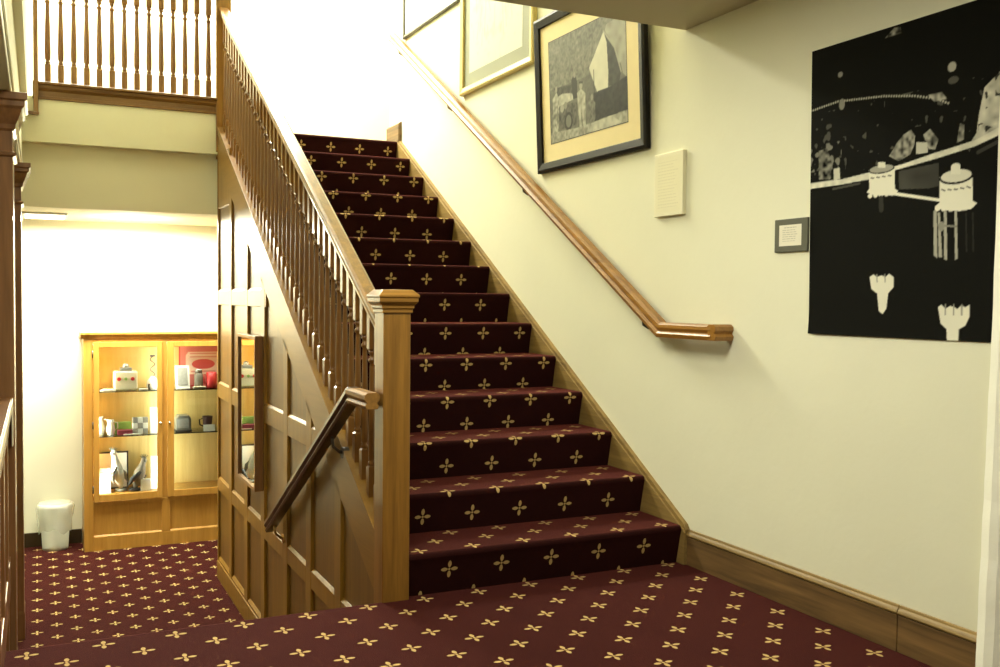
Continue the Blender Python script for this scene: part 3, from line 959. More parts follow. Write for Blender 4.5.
for q in (0.70, 0.725):
    cv.line([(q, 0.41), (q + 0.004, 0.29)], 0.006, g(0.035))
cv.line([(0.35, 0.49), (0.352, 0.45)], 0.02, g(0.05))
cv.poly([(0.303, 0.214), (0.321, 0.223), (0.337, 0.213), (0.356, 0.219), (0.376, 0.213), (0.391, 0.224), (0.411, 0.212), (0.412, 0.178), (0.388, 0.155), (0.381, 0.102), (0.365, 0.083), (0.347, 0.093), (0.339, 0.155), (0.312, 0.172)], g(0.95))
for q in (0.336, 0.372):
    cv.line([(q, 0.222), (q + 0.002, 0.196)], 0.005, g(0.35))
cv.poly([(0.598, 0.11), (0.611, 0.118), (0.627, 0.105), (0.645, 0.114), (0.66, 0.111), (0.673, 0.104), (0.689, 0.117), (0.703, 0.11), (0.718, 0.119), (0.719, 0.08), (0.704, 0.051), (0.681, 0.04), (0.68, 0.002), (0.637, 0.0), (0.634, 0.038), (0.61, 0.056)], g(0.95))
for q in (0.627, 0.659, 0.690):
    cv.line([(q, 0.118), (q, 0.085)], 0.005, g(0.35))
arc = [(0.0, 0.855), (0.139, 0.867), (0.357, 0.847), (0.491, 0.823), (0.575, 0.799), (0.636, 0.77)]
for (x0_, y0_), (x1_, y1_) in zip(arc, arc[1:]):
    L_ = math.hypot(x1_ - x0_, y1_ - y0_); k_ = int(L_ / 0.011)
    for i in range(k_):
        cv.ell(x0_ + (x1_ - x0_) * i / k_, y0_ + (y1_ - y0_) * i / k_, 0.004, 0.004, g(0.55))
cv.ell(0.638, 0.89, 0.016, 0.016, g(0.55)); cv.ell(0.644, 0.846, 0.02, 0.012, g(0.12)); cv.ell(0.149, 0.964, 0.012, 0.010, g(0.35))
cv.poly([(0.36, 1.05), (0.40, 1.075), (0.425, 1.07), (0.43, 1.05)], g(0.3), 1, 1.2, 0.012, 21)
cv.poly([(0.545, 0.815), (0.60, 0.815), (0.62, 0.79), (0.57, 0.79)], g(0.4), 1, 1, 0.012, 22)
cv.ell(0.159, 0.853, 0.014, 0.02, g(0.3))
def poster_place(a, b):
    lift = 0.003 + 0.005 * max(0.0, (0.10 - b) / 0.10) ** 2 * (0.4 + 0.6 * (1 - a / W))
    return (WX - lift, 2.912 - a - 0.012 * (1 - b / H), 1.088 + b)
cv.mesh('print', poster_place, po, M['print'])
mb = MB(); mb.box(WX - 0.0022, WX - 0.0003, 2.912 - W + 0.004, 2.897, 1.12, 1.080 + H)
part(mb, 'backing', M['blackmatte'], po)

# framed photograph of a tent camp
fp = empty('framed_photograph', (WX, 4.57, 1.955), 'black framed old photograph of a tent camp with a wide cream mount', 'picture')
yl, yr, z0, z1 = 5.141, 4.000, 1.950, 2.835
mb = MB(); frame_ring(mb, yl, yr, z0, z1, 0.055, 2.668, WX - 0.001)
part(mb, 'frame', M['black'], fp, None, 0.002)
mb = MB(); mb.box(2.690, WX - 0.002, yr + 0.03, yl - 0.03, z0 + 0.03, z1 - 0.03)
part(mb, 'mount', M['mat_cream'], fp)
iw, ih = 0.806, 0.572
cv = Canvas(iw, ih, 0.0022, (0.17, 0.17, 0.135))
def g2(v_): return (0.62 * v_, v_ * 0.615, v_ * 0.49)
def sh(pts): return [(a - 0.152, b - 0.152) for a, b in pts]
n_ = cv.noise(0.02, 31) * 0.5 + cv.noise(0.009, 32) * 0.5
cv.a *= (1 + 0.7 * n_)[..., None]
cv.put((cv.Y < 0.30).astype(float), g2(0.16), 0.6)
cv.poly(sh([(0.773, 0.673), (0.913, 0.686), (0.96, 0.70), (0.96, 0.452), (0.894, 0.454), (0.841, 0.554), (0.76, 0.645)]), g2(0.5), 1, 0.3, 0.03, 33)
cv.poly(sh([(0.747, 0.638), (0.841, 0.541), (0.903, 0.405), (0.884, 0.354), (0.786, 0.36), (0.775, 0.576)]), g2(0.06), 1, 0.5, 0.02, 34)
cv.poly(sh([(0.593, 0.49), (0.647, 0.542), (0.747, 0.645), (0.775, 0.583), (0.784, 0.429), (0.776, 0.355), (0.668, 0.354)]), g2(1.0), 1, 0.08, 0.03, 35)
cv.line(sh([(0.747, 0.645), (0.85, 0.54), (0.905, 0.41)]), 0.010, g2(0.55))
cv.poly(sh([(0.90, 0.46), (0.96, 0.46), (0.96, 0.37), (0.92, 0.40)]), g2(0.5))
cv.poly(sh([(0.632, 0.354), (0.781, 0.354), (0.965, 0.38), (0.965, 0.213), (0.636, 0.205)]), g2(0.04), 1, 0.5, 0.015, 36)
cv.poly(sh([(0.198, 0.457), (0.444, 0.44), (0.446, 0.366), (0.279, 0.374)]), g2(0.10), 1, 0.6, 0.014, 37)
cv.poly(sh([(0.232, 0.40), (0.30, 0.41), (0.40, 0.395), (0.44, 0.36), (0.25, 0.345)]), g2(0.7), 1, 0.4, 0.02, 38)
cv.poly(sh([(0.232, 0.345), (0.461, 0.34), (0.45, 0.219), (0.267, 0.217)]), g2(0.14), 1, 0.8, 0.012, 39)
cv.poly(sh([(0.40, 0.463), (0.437, 0.493), (0.465, 0.446), (0.465, 0.36), (0.416, 0.36)]), g2(0.05))
cv.ell(0.437 - 0.152, 0.485 - 0.152, 0.012, 0.016, g2(0.40))
cv.ell(0.29 - 0.152, 0.33 - 0.152, 0.022, 0.022, g2(0.5)); cv.ell(0.33 - 0.152, 0.34 - 0.152, 0.018, 0.02, g2(0.35))
cv.ell(0.36 - 0.152, 0.25 - 0.152, 0.045, 0.05, g2(0.04)); cv.ell(0.36 - 0.152, 0.25 - 0.152, 0.030, 0.034, g2(0.25))
cv.poly(sh([(0.46, 0.385), (0.503, 0.40), (0.548, 0.369), (0.543, 0.189), (0.48, 0.187)]), g2(0.55), 1, 0.5, 0.016, 40)
cv.ell(0.503 - 0.152, 0.415 - 0.152, 0.016, 0.02, g2(0.5)); cv.line(sh([(0.49, 0.435), (0.52, 0.43)]), 0.012, g2(0.08))
cv.line(sh([(0.505, 0.27), (0.507, 0.187)]), 0.008, g2(0.05))
cv.poly(sh([(0.577, 0.313), (0.619, 0.325), (0.647, 0.301), (0.644, 0.216), (0.594, 0.21)]), g2(0.22), 1, 0.7, 0.012, 41)
cv.ell(0.615 - 0.152, 0.335 - 0.152, 0.013, 0.016, g2(0.4))
cv.poly(sh([(0.183, 0.399), (0.23, 0.43), (0.263, 0.384), (0.236, 0.191), (0.172, 0.193)]), g2(0.45), 1, 0.8, 0.014, 42)
cv.ell(0.228 - 0.152, 0.446 - 0.152, 0.013, 0.018, g2(0.45))
cv.line(sh([(0.64, 0.47), (0.64, 0.35)]), 0.008, g2(0.05))
cv.poly(sh([(0.152, 0.215), (0.45, 0.20), (0.965, 0.213), (0.965, 0.15), (0.152, 0.15)]), g2(0.5), 0.9, 0.5, 0.014, 43)
cv.poly(sh([(0.60, 0.20), (0.80, 0.21), (0.90, 0.16), (0.62, 0.15)]), g2(0.75), 0.8, 0.3, 0.02, 44)
po2 = cv.mesh('photograph', on_wall(yl - 0.152, z0 + 0.157, 2.6895), fp, M['print_glossy'])
mb = MB()
a0, a1, b0, b1 = yl - 0.148, yl - 0.152 - iw - 0.004, z0 + 0.153, z0 + 0.157 + ih + 0.004
for q in ((a1, a0, b0, b0 + 0.004), (a1, a0, b1 - 0.004, b1), (a0 - 0.004, a0, b0, b1), (a1, a1 + 0.004, b0, b1)):
    mb.box(2.6888, 2.691, q[0], q[1], q[2], q[3])
part(mb, 'mount_bevel', M['blackmatte'], fp)
fp.rotation_euler = (0, math.radians(-2.6), 0)      # hung leaning forward at the top

# pale drawing in a gilt frame
fd = empty('framed_drawing', (WX, 5.77, 2.62), 'pale pencil drawing in a light gilt frame with grey-green mount', 'picture')
yl, yr, z0, z1 = 6.325, 5.215, 2.620, 3.85
mb = MB(); frame_ring(mb, yl, yr, z0, z1, 0.045, 2.664, WX - 0.001)
part(mb, 'frame', M['gold'], fd, None, 0.002)
mb = MB(); mb.box(2.688, WX - 0.002, yr + 0.03, yl - 0.03, z0 + 0.03, z1 - 0.03)
part(mb, 'mount', M['mat_grey'], fd)
cv = Canvas(0.81, 0.92, 0.004, (0.58, 0.58, 0.47))
n_ = np.clip(cv.noise(0.10, 51) * 0.6 + cv.noise(0.035, 52) * 0.6, 0, 1)
cv.put(n_ * (((cv.X - 0.42) / 0.40) ** 2 + ((cv.Y - 0.40) / 0.42) ** 2 < 1), (0.36, 0.38, 0.29), 0.7)
rr_ = random.Random(5)
for i in range(26):
    x = rr_.uniform(0.12, 0.72); y = rr_.uniform(0.12, 0.5); h_ = rr_.uniform(0.06, 0.22)
    cv.line([(x, y), (x + rr_.uniform(-0.03, 0.03), y + h_)], 0.012, (0.30, 0.32, 0.24), 0.4)
cv.mesh('drawing', on_wall(6.195, 2.755, 2.6870), fd, M['print_glossy'])

# top picture, washed out by the lamp
ft = empty('framed_print', (WX, 6.96, 3.30), 'dark framed white print near the head of the stairs, highest on the wall', 'picture')
yl, yr, z0, z1 = 7.53, 6.385, 3.295, 4.15
mb = MB(); frame_ring(mb, yl, yr, z0, z1, 0.030, 2.672, WX - 0.001)
part(mb, 'frame', plain('dark olive frame', (0.06, 0.055, 0.03), 0.4), ft, None, 0.002)
mb = MB(); mb.box(2.690, WX - 0.002, yr + 0.02, yl - 0.02, z0 + 0.02, z1 - 0.02)
part(mb, 'print', M['paper'], ft)

# caption cards
def text_lines(cv, x0, x1, ys, col, seed, wd=0.003, k=0.6):
    r_ = random.Random(seed)
    for y in ys:
        x = x0
        xe = x1 - r_.uniform(0, 0.25) * (x1 - x0)
        while x < xe:
            L_ = r_.uniform(0.008, 0.022)
            cv.line([(x, y), (min(x + L_, xe), y)], wd, col, k)
            x += L_ + 0.005
cp = empty('caption_card', (WX, 3.81, 1.61), 'thick cream caption card with faint lines of text beside the framed photograph', 'sign')
mb = MB(); mb.box(2.679, WX, 3.709, 3.938, 1.608, 1.905)
part(mb, 'board', M['card'], cp, None, 0.003)
cv = Canvas(0.19, 0.26, 0.0012, (0.82, 0.78, 0.56))
text_lines(cv, 0.015, 0.175, [0.235 - i * 0.014 for i in range(16)], (0.62, 0.58, 0.42), 3, 0.003, 0.55)
cv.mesh('text', on_wall(3.918, 1.626, 2.6785), cp, M['print'])
cc = empty('caption_sign', (WX, 2.99, 1.407), 'small caption sheet in a dark grey border beside the black poster', 'sign')
mb = MB(); mb.box(2.690, WX, 2.910, 3.096, 1.407, 1.538)
part(mb, 'border', M['greygreen'], cc, None, 0.002)
cv = Canvas(0.126, 0.083, 0.0007, (0.80, 0.77, 0.62))
text_lines(cv, 0.03, 0.10, [0.072], (0.25, 0.24, 0.2), 4, 0.003, 0.7)
text_lines(cv, 0.02, 0.11, [0.062 - i * 0.0085 for i in range(6)], (0.35, 0.33, 0.27), 6, 0.0025, 0.6)
cv.mesh('text', on_wall(3.068, 1.431, 2.6893), cc, M['print'])

# ---------------------------------------------------------------- framed mirror on the panelling
fm = empty('wall_mirror', (PX, 6.25, 0.02), 'narrow tall mirror in a dark wood frame on the stair panelling', 'mirror')
ya, yb2, za, zb2 = 5.966, 6.535, 0.024, 0.972
XO = 1.188
mb = MB(); mb.box(XO + 0.022, PX, ya + 0.005, yb2 - 0.005, za + 0.005, zb2 - 0.005)
part(mb, 'case', M['dark_wood'], fm)
mb = MB()
fw = 0.022
mb.box(XO, PX, ya, ya + fw, za, zb2); mb.box(XO, PX, yb2 - fw, yb2, za, zb2)
mb.box(XO, PX, ya + fw, yb2 - fw, za, za + fw); mb.box(XO, PX, ya + fw, yb2 - fw, zb2 - fw, zb2)
part(mb, 'frame', M['dark_wood'], fm, None, 0.002)
mb = MB(); mb.box(XO + 0.012, XO + 0.0225, ya + fw, yb2 - fw, za + fw, zb2 - fw)
part(mb, 'glass', M['mirror'], fm)

# ---------------------------------------------------------------- display cabinet
FY, BY = 8.82, 9.195
CX0, CX1, CT = 0.345, 1.633, 0.89
cab = empty('display_cabinet', ((CX0 + CX1) / 2, FY, ZL), 'honey coloured wooden display cabinet with two glazed doors against the bright wall', 'cabinet')
mb = MB()
mb.box(CX0, CX0 + 0.022, FY + 0.02, BY, ZL, CT - 0.03); mb.box(CX1 - 0.022, CX1, FY + 0.02, BY, ZL, CT - 0.03)
mb.box(CX0 + 0.022, CX1 - 0.022, FY + 0.02, BY - 0.012, 0.82, 0.86)
mb.box(CX0 + 0.022, CX1 - 0.022, FY + 0.02, BY - 0.012, -0.52, -0.475)
# face frame
mb.box(CX0, 0.418, FY, FY + 0.022, ZL, CT - 0.03); mb.box(1.560, CX1, FY, FY + 0.022, ZL, CT - 0.03)
mb.box(0.418, 1.560, FY, FY + 0.022, 0.826, CT - 0.03)
mb.box(0.968, 1.010, FY + 0.001, FY + 0.022, -0.53, 0.826)
mb.box(0.418, 1.560, FY, FY + 0.022, -0.560, -0.528)
part(mb, 'carcass', M['honey'], cab, None, 0.003)
mb = MB(); mb.box(CX0 + 0.022, CX1 - 0.022, BY - 0.012, BY, ZL, 0.85)
part(mb, 'back_panel', M['honey_in'], cab)
mb = MB()
mb.prism([(FY - 0.005, 0.850), (BY, 0.850), (BY, 0.902), (FY - 0.028, 0.902), (FY - 0.028, 0.885), (FY - 0.018, 0.868)], 'x', CX0 - 0.022, CX1 + 0.022)
part(mb, 'crown', M['honey'], cab, None, 0.002)
mb = MB()
mb.box(0.418, 1.560, FY + 0.001, FY + 0.022, -0.825, -0.944)
mb.box(0.962, 1.034, FY + 0.001, FY + 0.022, -0.825, -0.560)
mb.box(0.418, 1.560, FY + 0.012, FY + 0.022, -0.825, -0.560)
mb.prism([(FY + 0.001, -0.825), (FY + 0.012, -0.825), (FY + 0.012, -0.810)], 'x', 0.418, 1.560)
part(mb, 'base_panel', M['honey'], cab, None, 0.003)
for (d0, d1, kx) in ((0.420, 0.968, 0.952), (1.010, 1.558, 1.026)):
    st = 0.044 if d0 < 0.5 else 0.054
    mb = MB()
    y0, y1 = FY - 0.016, FY
    z0, z1 = -0.525, 0.822
    mb.box(d0, d0 + st, y0, y1, z0, z1); mb.box(d1 - 0.042, d1, y0, y1, z0, z1)
    mb.box(d0 + st, d1 - 0.042, y0, y1, z0, z0 + 0.058); mb.box(d0 + st, d1 - 0.042, y0, y1, z1 - 0.046, z1)
    d = part(mb, 'door', M['honey'], cab, (d0, FY, z0), 0.003)
    mb = MB(); mb.box(d0 + st, d1 - 0.042, FY - 0.010, FY - 0.006, z0 + 0.058, z1 - 0.046)
    part(mb, 'pane', M['glass'], d, (d0, FY, z0))
    mb = MB(); mb.ball((kx, FY - 0.030, 0.120), 0.012, 0.012, 0.012); mb.tube([(kx, FY - 0.016, 0.12), (kx, FY - 0.028, 0.12)], 0.005)
    part(mb, 'knob', M['chrome'], d, (kx, FY - 0.02, 0.12))
for hz in (0.72, 0.12, -0.42):
    mb = MB(); mb.tube([(0.416, FY - 0.008, hz - 0.03), (0.416, FY - 0.008, hz + 0.03)], 0.006)
    part(mb, 'hinge', M['steel'], cab, (0.416, FY, hz))
SH = (0.398, 0.018)
for zz in SH:
    for xa, xb in ((CX0 + 0.022, 0.978), (1.000, CX1 - 0.022)):
        mb = MB(); mb.box(xa, xb, FY + 0.045, BY - 0.015, zz - 0.008, zz)
        part(mb, 'shelf', M['shelf_glass'], cab, None)
S1, S2, SB = 0.398, 0.018, -0.475

def item(mb, name, mats, label, cat, bevel=0.0, loc=None):
    if loc is None:
        xs = [p[0] for p in mb.v]; ys = [p[1] for p in mb.v]; zs2 = [p[2] for p in mb.v]
        loc = ((min(xs) + max(xs)) / 2, (min(ys) + max(ys)) / 2, min(zs2))
    o = mb.build(name, mats, None, loc, bevel)
    return tag(o, label, cat)

# --- left door, top shelf
tr = empty('enamel_toaster', (0.68, 8.98, S1), 'cream box-shaped toaster with a row of coloured roundels on the top shelf', 'toaster')
mb = MB(); mb.box(0.588, 0.778, 8.91, 9.07, S1 + 0.008, S1 + 0.165); part(mb, 'body', M['cream'], tr, None, 0.012)
mb = MB(); mb.box(0.640, 0.735, 8.93, 9.05, S1 + 0.163, S1 + 0.195); mb.lathe([(0.03, 0.19), (0.022, 0.225), (0.005, 0.23)], (0.688, 8.99, S1), 10)
part(mb, 'top', M['greymetal'], tr, None, 0.006)
for i in range(3):
    mb = MB(); mb.tube([(0.628 + 0.055 * i, 8.911, S1 + 0.10), (0.628 + 0.055 * i, 8.905, S1 + 0.10)], 0.016 if i != 1 else 0.013, 12)
    part(mb, 'roundel', M['red'] if i != 1 else M['green'], tr)
mb = MB(); mb.box(0.48, 0.60, 8.88, 9.0, S1, S1 + 0.006); mb.box(0.50, 0.585, 8.885, 8.97, S1 + 0.006, S1 + 0.016)
item(mb, 'paper_pad', M['paper'], 'flat white papers lying beside the cream toaster', 'papers')
mb = MB(); mb.box(0.79, 0.86, 8.88, 8.95, S1, S1 + 0.012)
item(mb, 'small_booklet', M['paper'], 'small white booklet lying between the toaster and the coil ornament', 'booklet')
mb = MB()
mb.lathe([(0.045, 0), (0.05, 0.03), (0.045, 0.075), (0.025, 0.10), (0.012, 0.115)], (0.905, 8.97, S1), 14)
mb.box(0.865, 0.90, 8.93, 8.96, S1, S1 + 0.05, 1)
cpts = [(0.905 + 0.02 * math.sin(t * 1.6) * (1 if t < 9 else 0.4), 8.97 + 0.012 * math.cos(t * 1.6), S1 + 0.11 + 0.022 * t) for t in [i * 0.5 for i in range(17)]]
mb.tube(cpts, 0.0045, 6, 1)
mb.box(0.885, 0.925, 8.955, 8.985, S1 + 0.285, S1 + 0.300, 1)
item(mb, 'coil_ornament', [M['white'], M['steel']], 'white ornament with a tall twisted wire rising from it on the top shelf', 'ornament')
# --- left door, middle shelf
def jug(cx, cy, z, r, h, mat, label):
    j = empty('jug', (cx, cy, z), label, 'jug')
    mb = MB(); mb.lathe([(r * 0.7, 0), (r, h * 0.3), (r * 0.95, h * 0.5), (r * 0.6, h * 0.8), (r * 0.75, h)], (cx, cy, z), 16); part(mb, 'body', mat, j)
    mb = MB(); mb.tube([(cx + r * 0.6, cy, z + h * 0.85), (cx + r * 1.5, cy, z + h * 0.8), (cx + r * 1.55, cy, z + h * 0.45), (cx + r * 0.9, cy, z + h * 0.3)], 0.006, 8); part(mb, 'handle', mat, j)
jug(0.478, 8.97, S2, 0.040, 0.16, M['white'], 'tall white china jug at the left end of the middle shelf')
jug(0.563, 8.95, S2, 0.036, 0.13, M['white'], 'short white china jug beside the taller white jug')
mb = MB(); mb.box(0.60, 0.73, 8.98, 9.04, S2, S2 + 0.10)
item(mb, 'green_box', M['green'], 'green box standing upright behind the dark red packet', 'box', 0.002)
mb = MB(); mb.box(0.615, 0.735, 8.89, 8.97, S2, S2 + 0.042)
item(mb, 'red_packet', M['darkred'], 'dark red flat packet lying in front of the green box', 'packet', 0.003)
rr_ = random.Random(11)
bx = empty('photo_cube', (0.80, 8.95, S2), 'black and white patterned block beside the tall white card', 'ornament')
mb = MB()
for i in range(3):
    for k in range(3):
        mb.box(0.738 + 0.042 * i, 0.778 + 0.042 * i, 8.92, 8.98, S2 + 0.048 * k, S2 + 0.046 + 0.048 * k, 0 if (i + k) % 2 else 1)
part(mb, 'block', [M['paper'], M['grey']], bx, None, 0.003)
mb = MB(); mb.box(0.880, 0.955, 8.93, 8.965, S2, S2 + 0.225)
item(mb, 'tall_card', M['paper'], 'tall white boxed card at the right end of the middle shelf', 'box', 0.002)
mb = MB(); mb.box(0.66, 0.80, 8.872, 8.905, S2, S2 + 0.008)
item(mb, 'caption_slip', M['paper'], 'thin white caption slip on the middle shelf edge', 'card')
# --- left door, bottom
ff = empty('framed_certificate', (0.585, 9.10, SB), 'dark framed white certificate standing behind the carved bird', 'picture')
mb = MB(); mb.box(0.455, 0.715, 9.10, 9.115, SB, SB + 0.325); part(mb, 'frame', M['blackmatte'], ff, None, 0.002)
mb = MB(); mb.box(0.468, 0.702, 9.097, 9.101, SB + 0.013, SB + 0.312); part(mb, 'sheet', M['paper'], ff)
mb = MB(); mb.prism([(8.90, SB), (8.93, SB), (9.0, SB + 0.20), (8.985, SB + 0.20)], 'x', 0.46, 0.56)
for i in range(5):
    yq = 8.905 + 0.012 * i
    mb.prism([(8.898 + 0.085 * (0.15 + 0.17 * i), SB + 0.20 * (0.15 + 0.17 * i)), (8.899 + 0.085 * (0.15 + 0.17 * i), SB + 0.20 * (0.15 + 0.17 * i)), (8.899 + 0.085 * (0.18 + 0.17 * i), SB + 0.20 * (0.18 + 0.17 * i)), (8.898 + 0.085 * (0.18 + 0.17 * i), SB + 0.20 * (0.18 + 0.17 * i))], 'x', 0.475, 0.54, 1)
item(mb, 'leaning_notice', [M['paper'], M['grey']], 'white leaning notice with grey text lines in the bottom left corner', 'notice')
def bird(cx, cy, z, h, lean, mats, label):
    b_ = empty('carved_bird', (cx, cy, z), label, 'figurine')
    mb = MB()
    mb.tube([(cx, cy, z + 0.02), (cx + lean * 0.25, cy, z + h * 0.30), (cx + lean * 0.55, cy, z + h * 0.55), (cx + lean * 0.85, cy, z + h * 0.8), (cx + lean, cy - 0.01, z + h * 0.93)],
            [0.012, 0.045, 0.05, 0.026, 0.022], 10)
    mb.ball((cx + lean, cy - 0.012, z + h * 0.93), 0.026, 0.028, 0.026)
    part(mb, 'body', mats[0], b_)
    mb = MB(); mb.tube([(cx + lean, cy - 0.03, z + h * 0.93), (cx + lean * 1.2, cy - 0.075, z + h * 0.90)], [0.009, 0.001], 6); part(mb, 'beak', mats[1], b_)
    mb = MB()
    for i in range(5):
        t = -0.8 + 0.4 * i
        mb.tube([(cx + lean, cy - 0.005, z + h * 0.95), (cx + lean + 0.045 * math.sin(t), cy, z + h * 0.95 + 0.05 * math.cos(t))], [0.006, 0.002], 5)
    part(mb, 'crest', mats[1], b_)
    for sg in (-1, 1):
        mb = MB()
        mb.tube([(cx + lean * 0.6, cy + 0.045 * sg, z + h * 0.6), (cx + lean * 0.4 + 0.05 * sg, cy + 0.05 * sg, z + h * 0.4), (cx + 0.06 * sg, cy + 0.045 * sg, z + h * 0.18)], [0.012, 0.024, 0.003], 7)
        part(mb, 'wing', mats[1], b_)
    mb = MB(); mb.lathe([(0.05, 0), (0.05, 0.018), (0.042, 0.022)], (cx, cy, z), 12); part(mb, 'base', mats[1], b_)
bird(0.645, 8.97, SB, 0.36, -0.06, (M['paper'], M['grey']), 'pale carved bird with raised crest in front of the framed certificate')
bird(0.755, 8.95, SB, 0.28, 0.075, (M['brownfeather'], M['blackmatte']), 'darker carved bird leaning right in the bottom of the cabinet')
mb = MB(); mb.box(0.885, 0.955, 8.95, 8.985, SB, SB + 0.29)
item(mb, 'white_book', M['paper'], 'white book standing at the right of the cabinet bottom', 'book', 0.002)
mb = MB(); mb.box(0.80, 0.88, 8.90, 8.94, SB, SB + 0.10)
item(mb, 'white_packet', M['paper'], 'low white packet in front of the darker carved bird', 'packet', 0.002)
# --- right door, top shelf
sg_ = empty('red_sign', (1.33, 9.15, S1), 'red sign with white lettering panel leaning behind the red mug', 'sign')
mb = MB(); mb.box(1.150, 1.56, 9.155, 9.17, S1, 0.775); part(mb, 'board', M['red'], sg_)
cv = Canvas(0.39, 0.36, 0.002, (0.62, 0.20, 0.17))
cv.poly([(0.07, 0.10), (0.33, 0.10), (0.35, 0.13), (0.35, 0.27), (0.33, 0.30), (0.07, 0.30), (0.05, 0.27), (0.05, 0.13)], (0.80, 0.62, 0.52))
cv.ell(0.2, 0.19, 0.10, 0.045, (0.62, 0.12, 0.12))
for yy in (0.285, 0.255):
    cv.line([(0.09, yy), (0.31, yy)], 0.012, (0.62, 0.22, 0.2), 0.8)
cv.line([(0.10, 0.125), (0.30, 0.125)], 0.014, (0.62, 0.22, 0.2), 0.8)
cv.mesh('lettering', lambda a, b: (1.16 + a, 9.154, S1 + 0.01 + b), sg_, M['print'])
wf = empty('leaning_photo', (1.16, 9.0, S1), 'small white photo frame leaning on the right top shelf', 'picture')
mb = MB(); mb.prism([(8.93, S1), (8.945, S1), (9.01, S1 + 0.20), (8.995, S1 + 0.20)], 'x', 1.095, 1.215); part(mb, 'frame', M['white'], wf, None, 0.002)
mb = MB(); mb.prism([(8.936, S1 + 0.03), (8.940, S1 + 0.03), (8.990, S1 + 0.18), (8.986, S1 + 0.18)], 'x', 1.112, 1.198); part(mb, 'photo', M['grey'], wf)
jr = empty('dark_jar', (1.292, 8.96, S1), 'dark glass jar with a grey lid beside the red mug', 'jar')
mb = MB(); mb.lathe([(0.034, 0), (0.038, 0.01), (0.038, 0.12), (0.028, 0.135)], (1.292, 8.96, S1), 14); part(mb, 'body', M['brownfeather'], jr)
mb = MB(); mb.lathe([(0.032, 0.135), (0.032, 0.165), (0.028, 0.17)], (1.292, 8.96, S1), 14); part(mb, 'lid', M['greymetal'], jr)
mg = empty('red_mug', (1.40, 8.95, S1), 'bright red mug on the right top shelf', 'mug')
mb = MB(); mb.lathe([(0.042, 0), (0.045, 0.01), (0.045, 0.14), (0.040, 0.14), (0.038, 0.03), (0.01, 0.025)], (1.40, 8.95, S1), 16); part(mb, 'body', M['red'], mg)
mb = MB(); mb.tube([(1.357, 8.945, S1 + 0.11), (1.335, 8.94, S1 + 0.10), (1.335, 8.94, S1 + 0.05), (1.357, 8.945, S1 + 0.035)], 0.007, 8); part(mb, 'handle', M['red'], mg)
mb = MB(); mb.box(1.235, 1.345, 8.875, 8.915, S1, S1 + 0.022)
item(mb, 'white_tray', M['cream'], 'small pale dish in front of the dark jar', 'dish', 0.006)
# --- right door, middle shelf
tt = empty('metal_toaster', (1.16, 8.99, S2), 'grey metal toaster with a rounded top on the right middle shelf', 'toaster')
mb = MB()
mb.prism([(1.095, S2 + 0.01), (1.225, S2 + 0.01), (1.225, S2 + 0.11), (1.205, S2 + 0.145), (1.115, S2 + 0.145), (1.095, S2 + 0.11)], 'y', 8.93, 9.06)
part(mb, 'body', M['greymetal'], tt, None, 0.008)
mb = MB(); mb.box(1.112, 1.208, 8.926, 8.931, S2 + 0.03, S2 + 0.115); part(mb, 'door', M['grey'], tt, None, 0.003)
mb = MB(); mb.box(1.09, 1.23, 8.925, 9.065, S2, S2 + 0.014); part(mb, 'base', M['blackmatte'], tt, None, 0.003)
cu = empty('black_cup', (1.37, 8.98, S2), 'dark red-black cup behind a white card on the middle shelf', 'cup')
mb = MB(); mb.lathe([(0.030, 0), (0.036, 0.02), (0.046, 0.125), (0.042, 0.125), (0.030, 0.03), (0.01, 0.028)], (1.37, 8.98, S2), 16); part(mb, 'body', plain('black red glaze', (0.06, 0.015, 0.012), 0.3), cu)
mb = MB(); mb.tube([(1.327, 8.98, S2 + 0.105), (1.300, 8.98, S2 + 0.095), (1.305, 8.98, S2 + 0.05), (1.335, 8.98, S2 + 0.035)], 0.006, 8); part(mb, 'handle', M['black'], cu)
mb = MB(); mb.prism([(8.90, S2), (8.905, S2), (8.925, S2 + 0.055), (8.92, S2 + 0.055)], 'x', 1.325, 1.425)
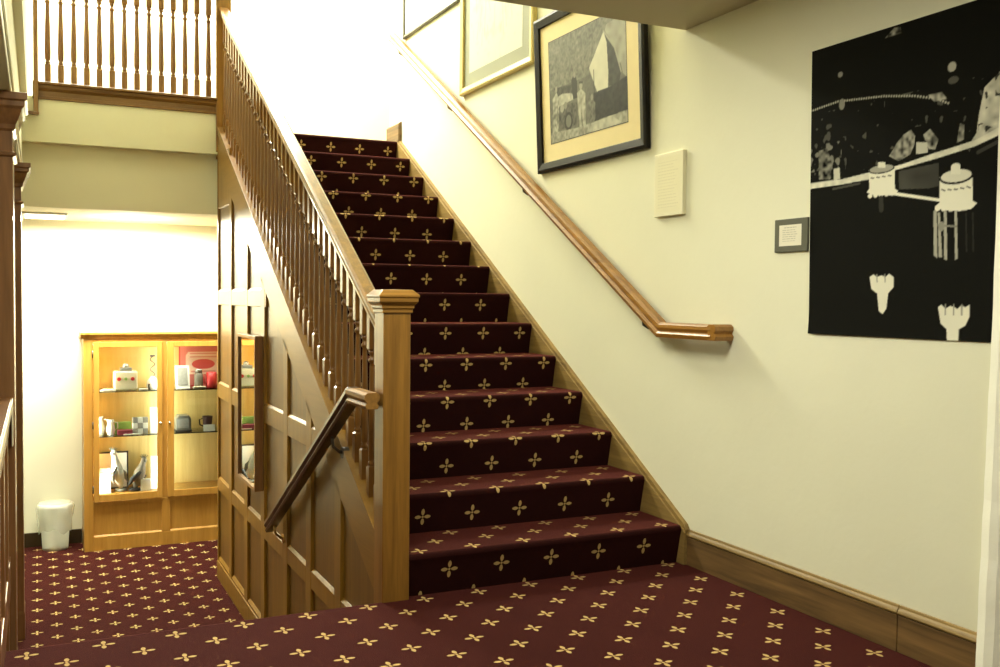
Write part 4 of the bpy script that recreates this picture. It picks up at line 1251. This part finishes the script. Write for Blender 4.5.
item(mb, 'white_card', M['paper'], 'small white caption card leaning in front of the black cup', 'card')

# ---------------------------------------------------------------- waste bin with a bag
BX, BYc = 0.128, 9.055
bn = empty('waste_bin', (BX, BYc, ZL), 'white plastic waste bin with a clear bag folded over its rim', 'waste bin')
mb = MB()
mb.lathe([(0.095, 0.0), (0.102, 0.006), (0.118, 0.36), (0.122, 0.365), (0.122, 0.375), (0.114, 0.375), (0.098, 0.02), (0.01, 0.015)], (BX, BYc, ZL), 28)
part(mb, 'bin', M['bin'], bn)
mb = MB()
rr_ = random.Random(2)
o = len(mb.v); seg = 36
prof = [(0.108, 0.25), (0.114, 0.380), (0.128, 0.395), (0.142, 0.385), (0.147, 0.355), (0.143, 0.29), (0.133, 0.21), (0.129, 0.165)]
for r_, z_ in prof:
    for i in range(seg):
        t = 2 * PI * i / seg
        w_ = 1 + 0.035 * math.sin(5 * t + z_ * 20) + 0.03 * math.sin(11 * t) + rr_.uniform(-0.015, 0.015)
        dz = 0.02 * math.sin(3 * t + 1) + 0.012 * math.sin(7 * t) if z_ < 0.25 else 0
        rad = max(r_ * (w_ if z_ < 0.37 else 1.0), 0.126 if z_ > 0.1 and z_ < 0.38 and r_ > 0.12 else 0)
        mb.v.append((BX + rad * math.cos(t), BYc + rad * math.sin(t) * (0.95 if math.sin(t) > 0 else 1), ZL + z_ + dz))
for j in range(len(prof) - 1):
    for i in range(seg):
        i2 = (i + 1) % seg
        mb.face([o + j * seg + i, o + j * seg + i2, o + (j + 1) * seg + i2, o + (j + 1) * seg + i], 0, True)
part(mb, 'bag', M['bag'], bn)

# ---------------------------------------------------------------- ceiling lamp of the lower room
cl = empty('ceiling_light', (0.1, 8.6, 1.85), 'shallow white ceiling light in the lower room near the column', 'light')
mb = MB(); mb.box(-0.10, 0.22, 8.35, 8.80, 1.832, 1.85); part(mb, 'frame', M['white'], cl, None, 0.004)
mb = MB(); mb.box(-0.08, 0.20, 8.37, 8.78, 1.828, 1.833); part(mb, 'diffuser', M['diffuser'], cl, None, 0.002)
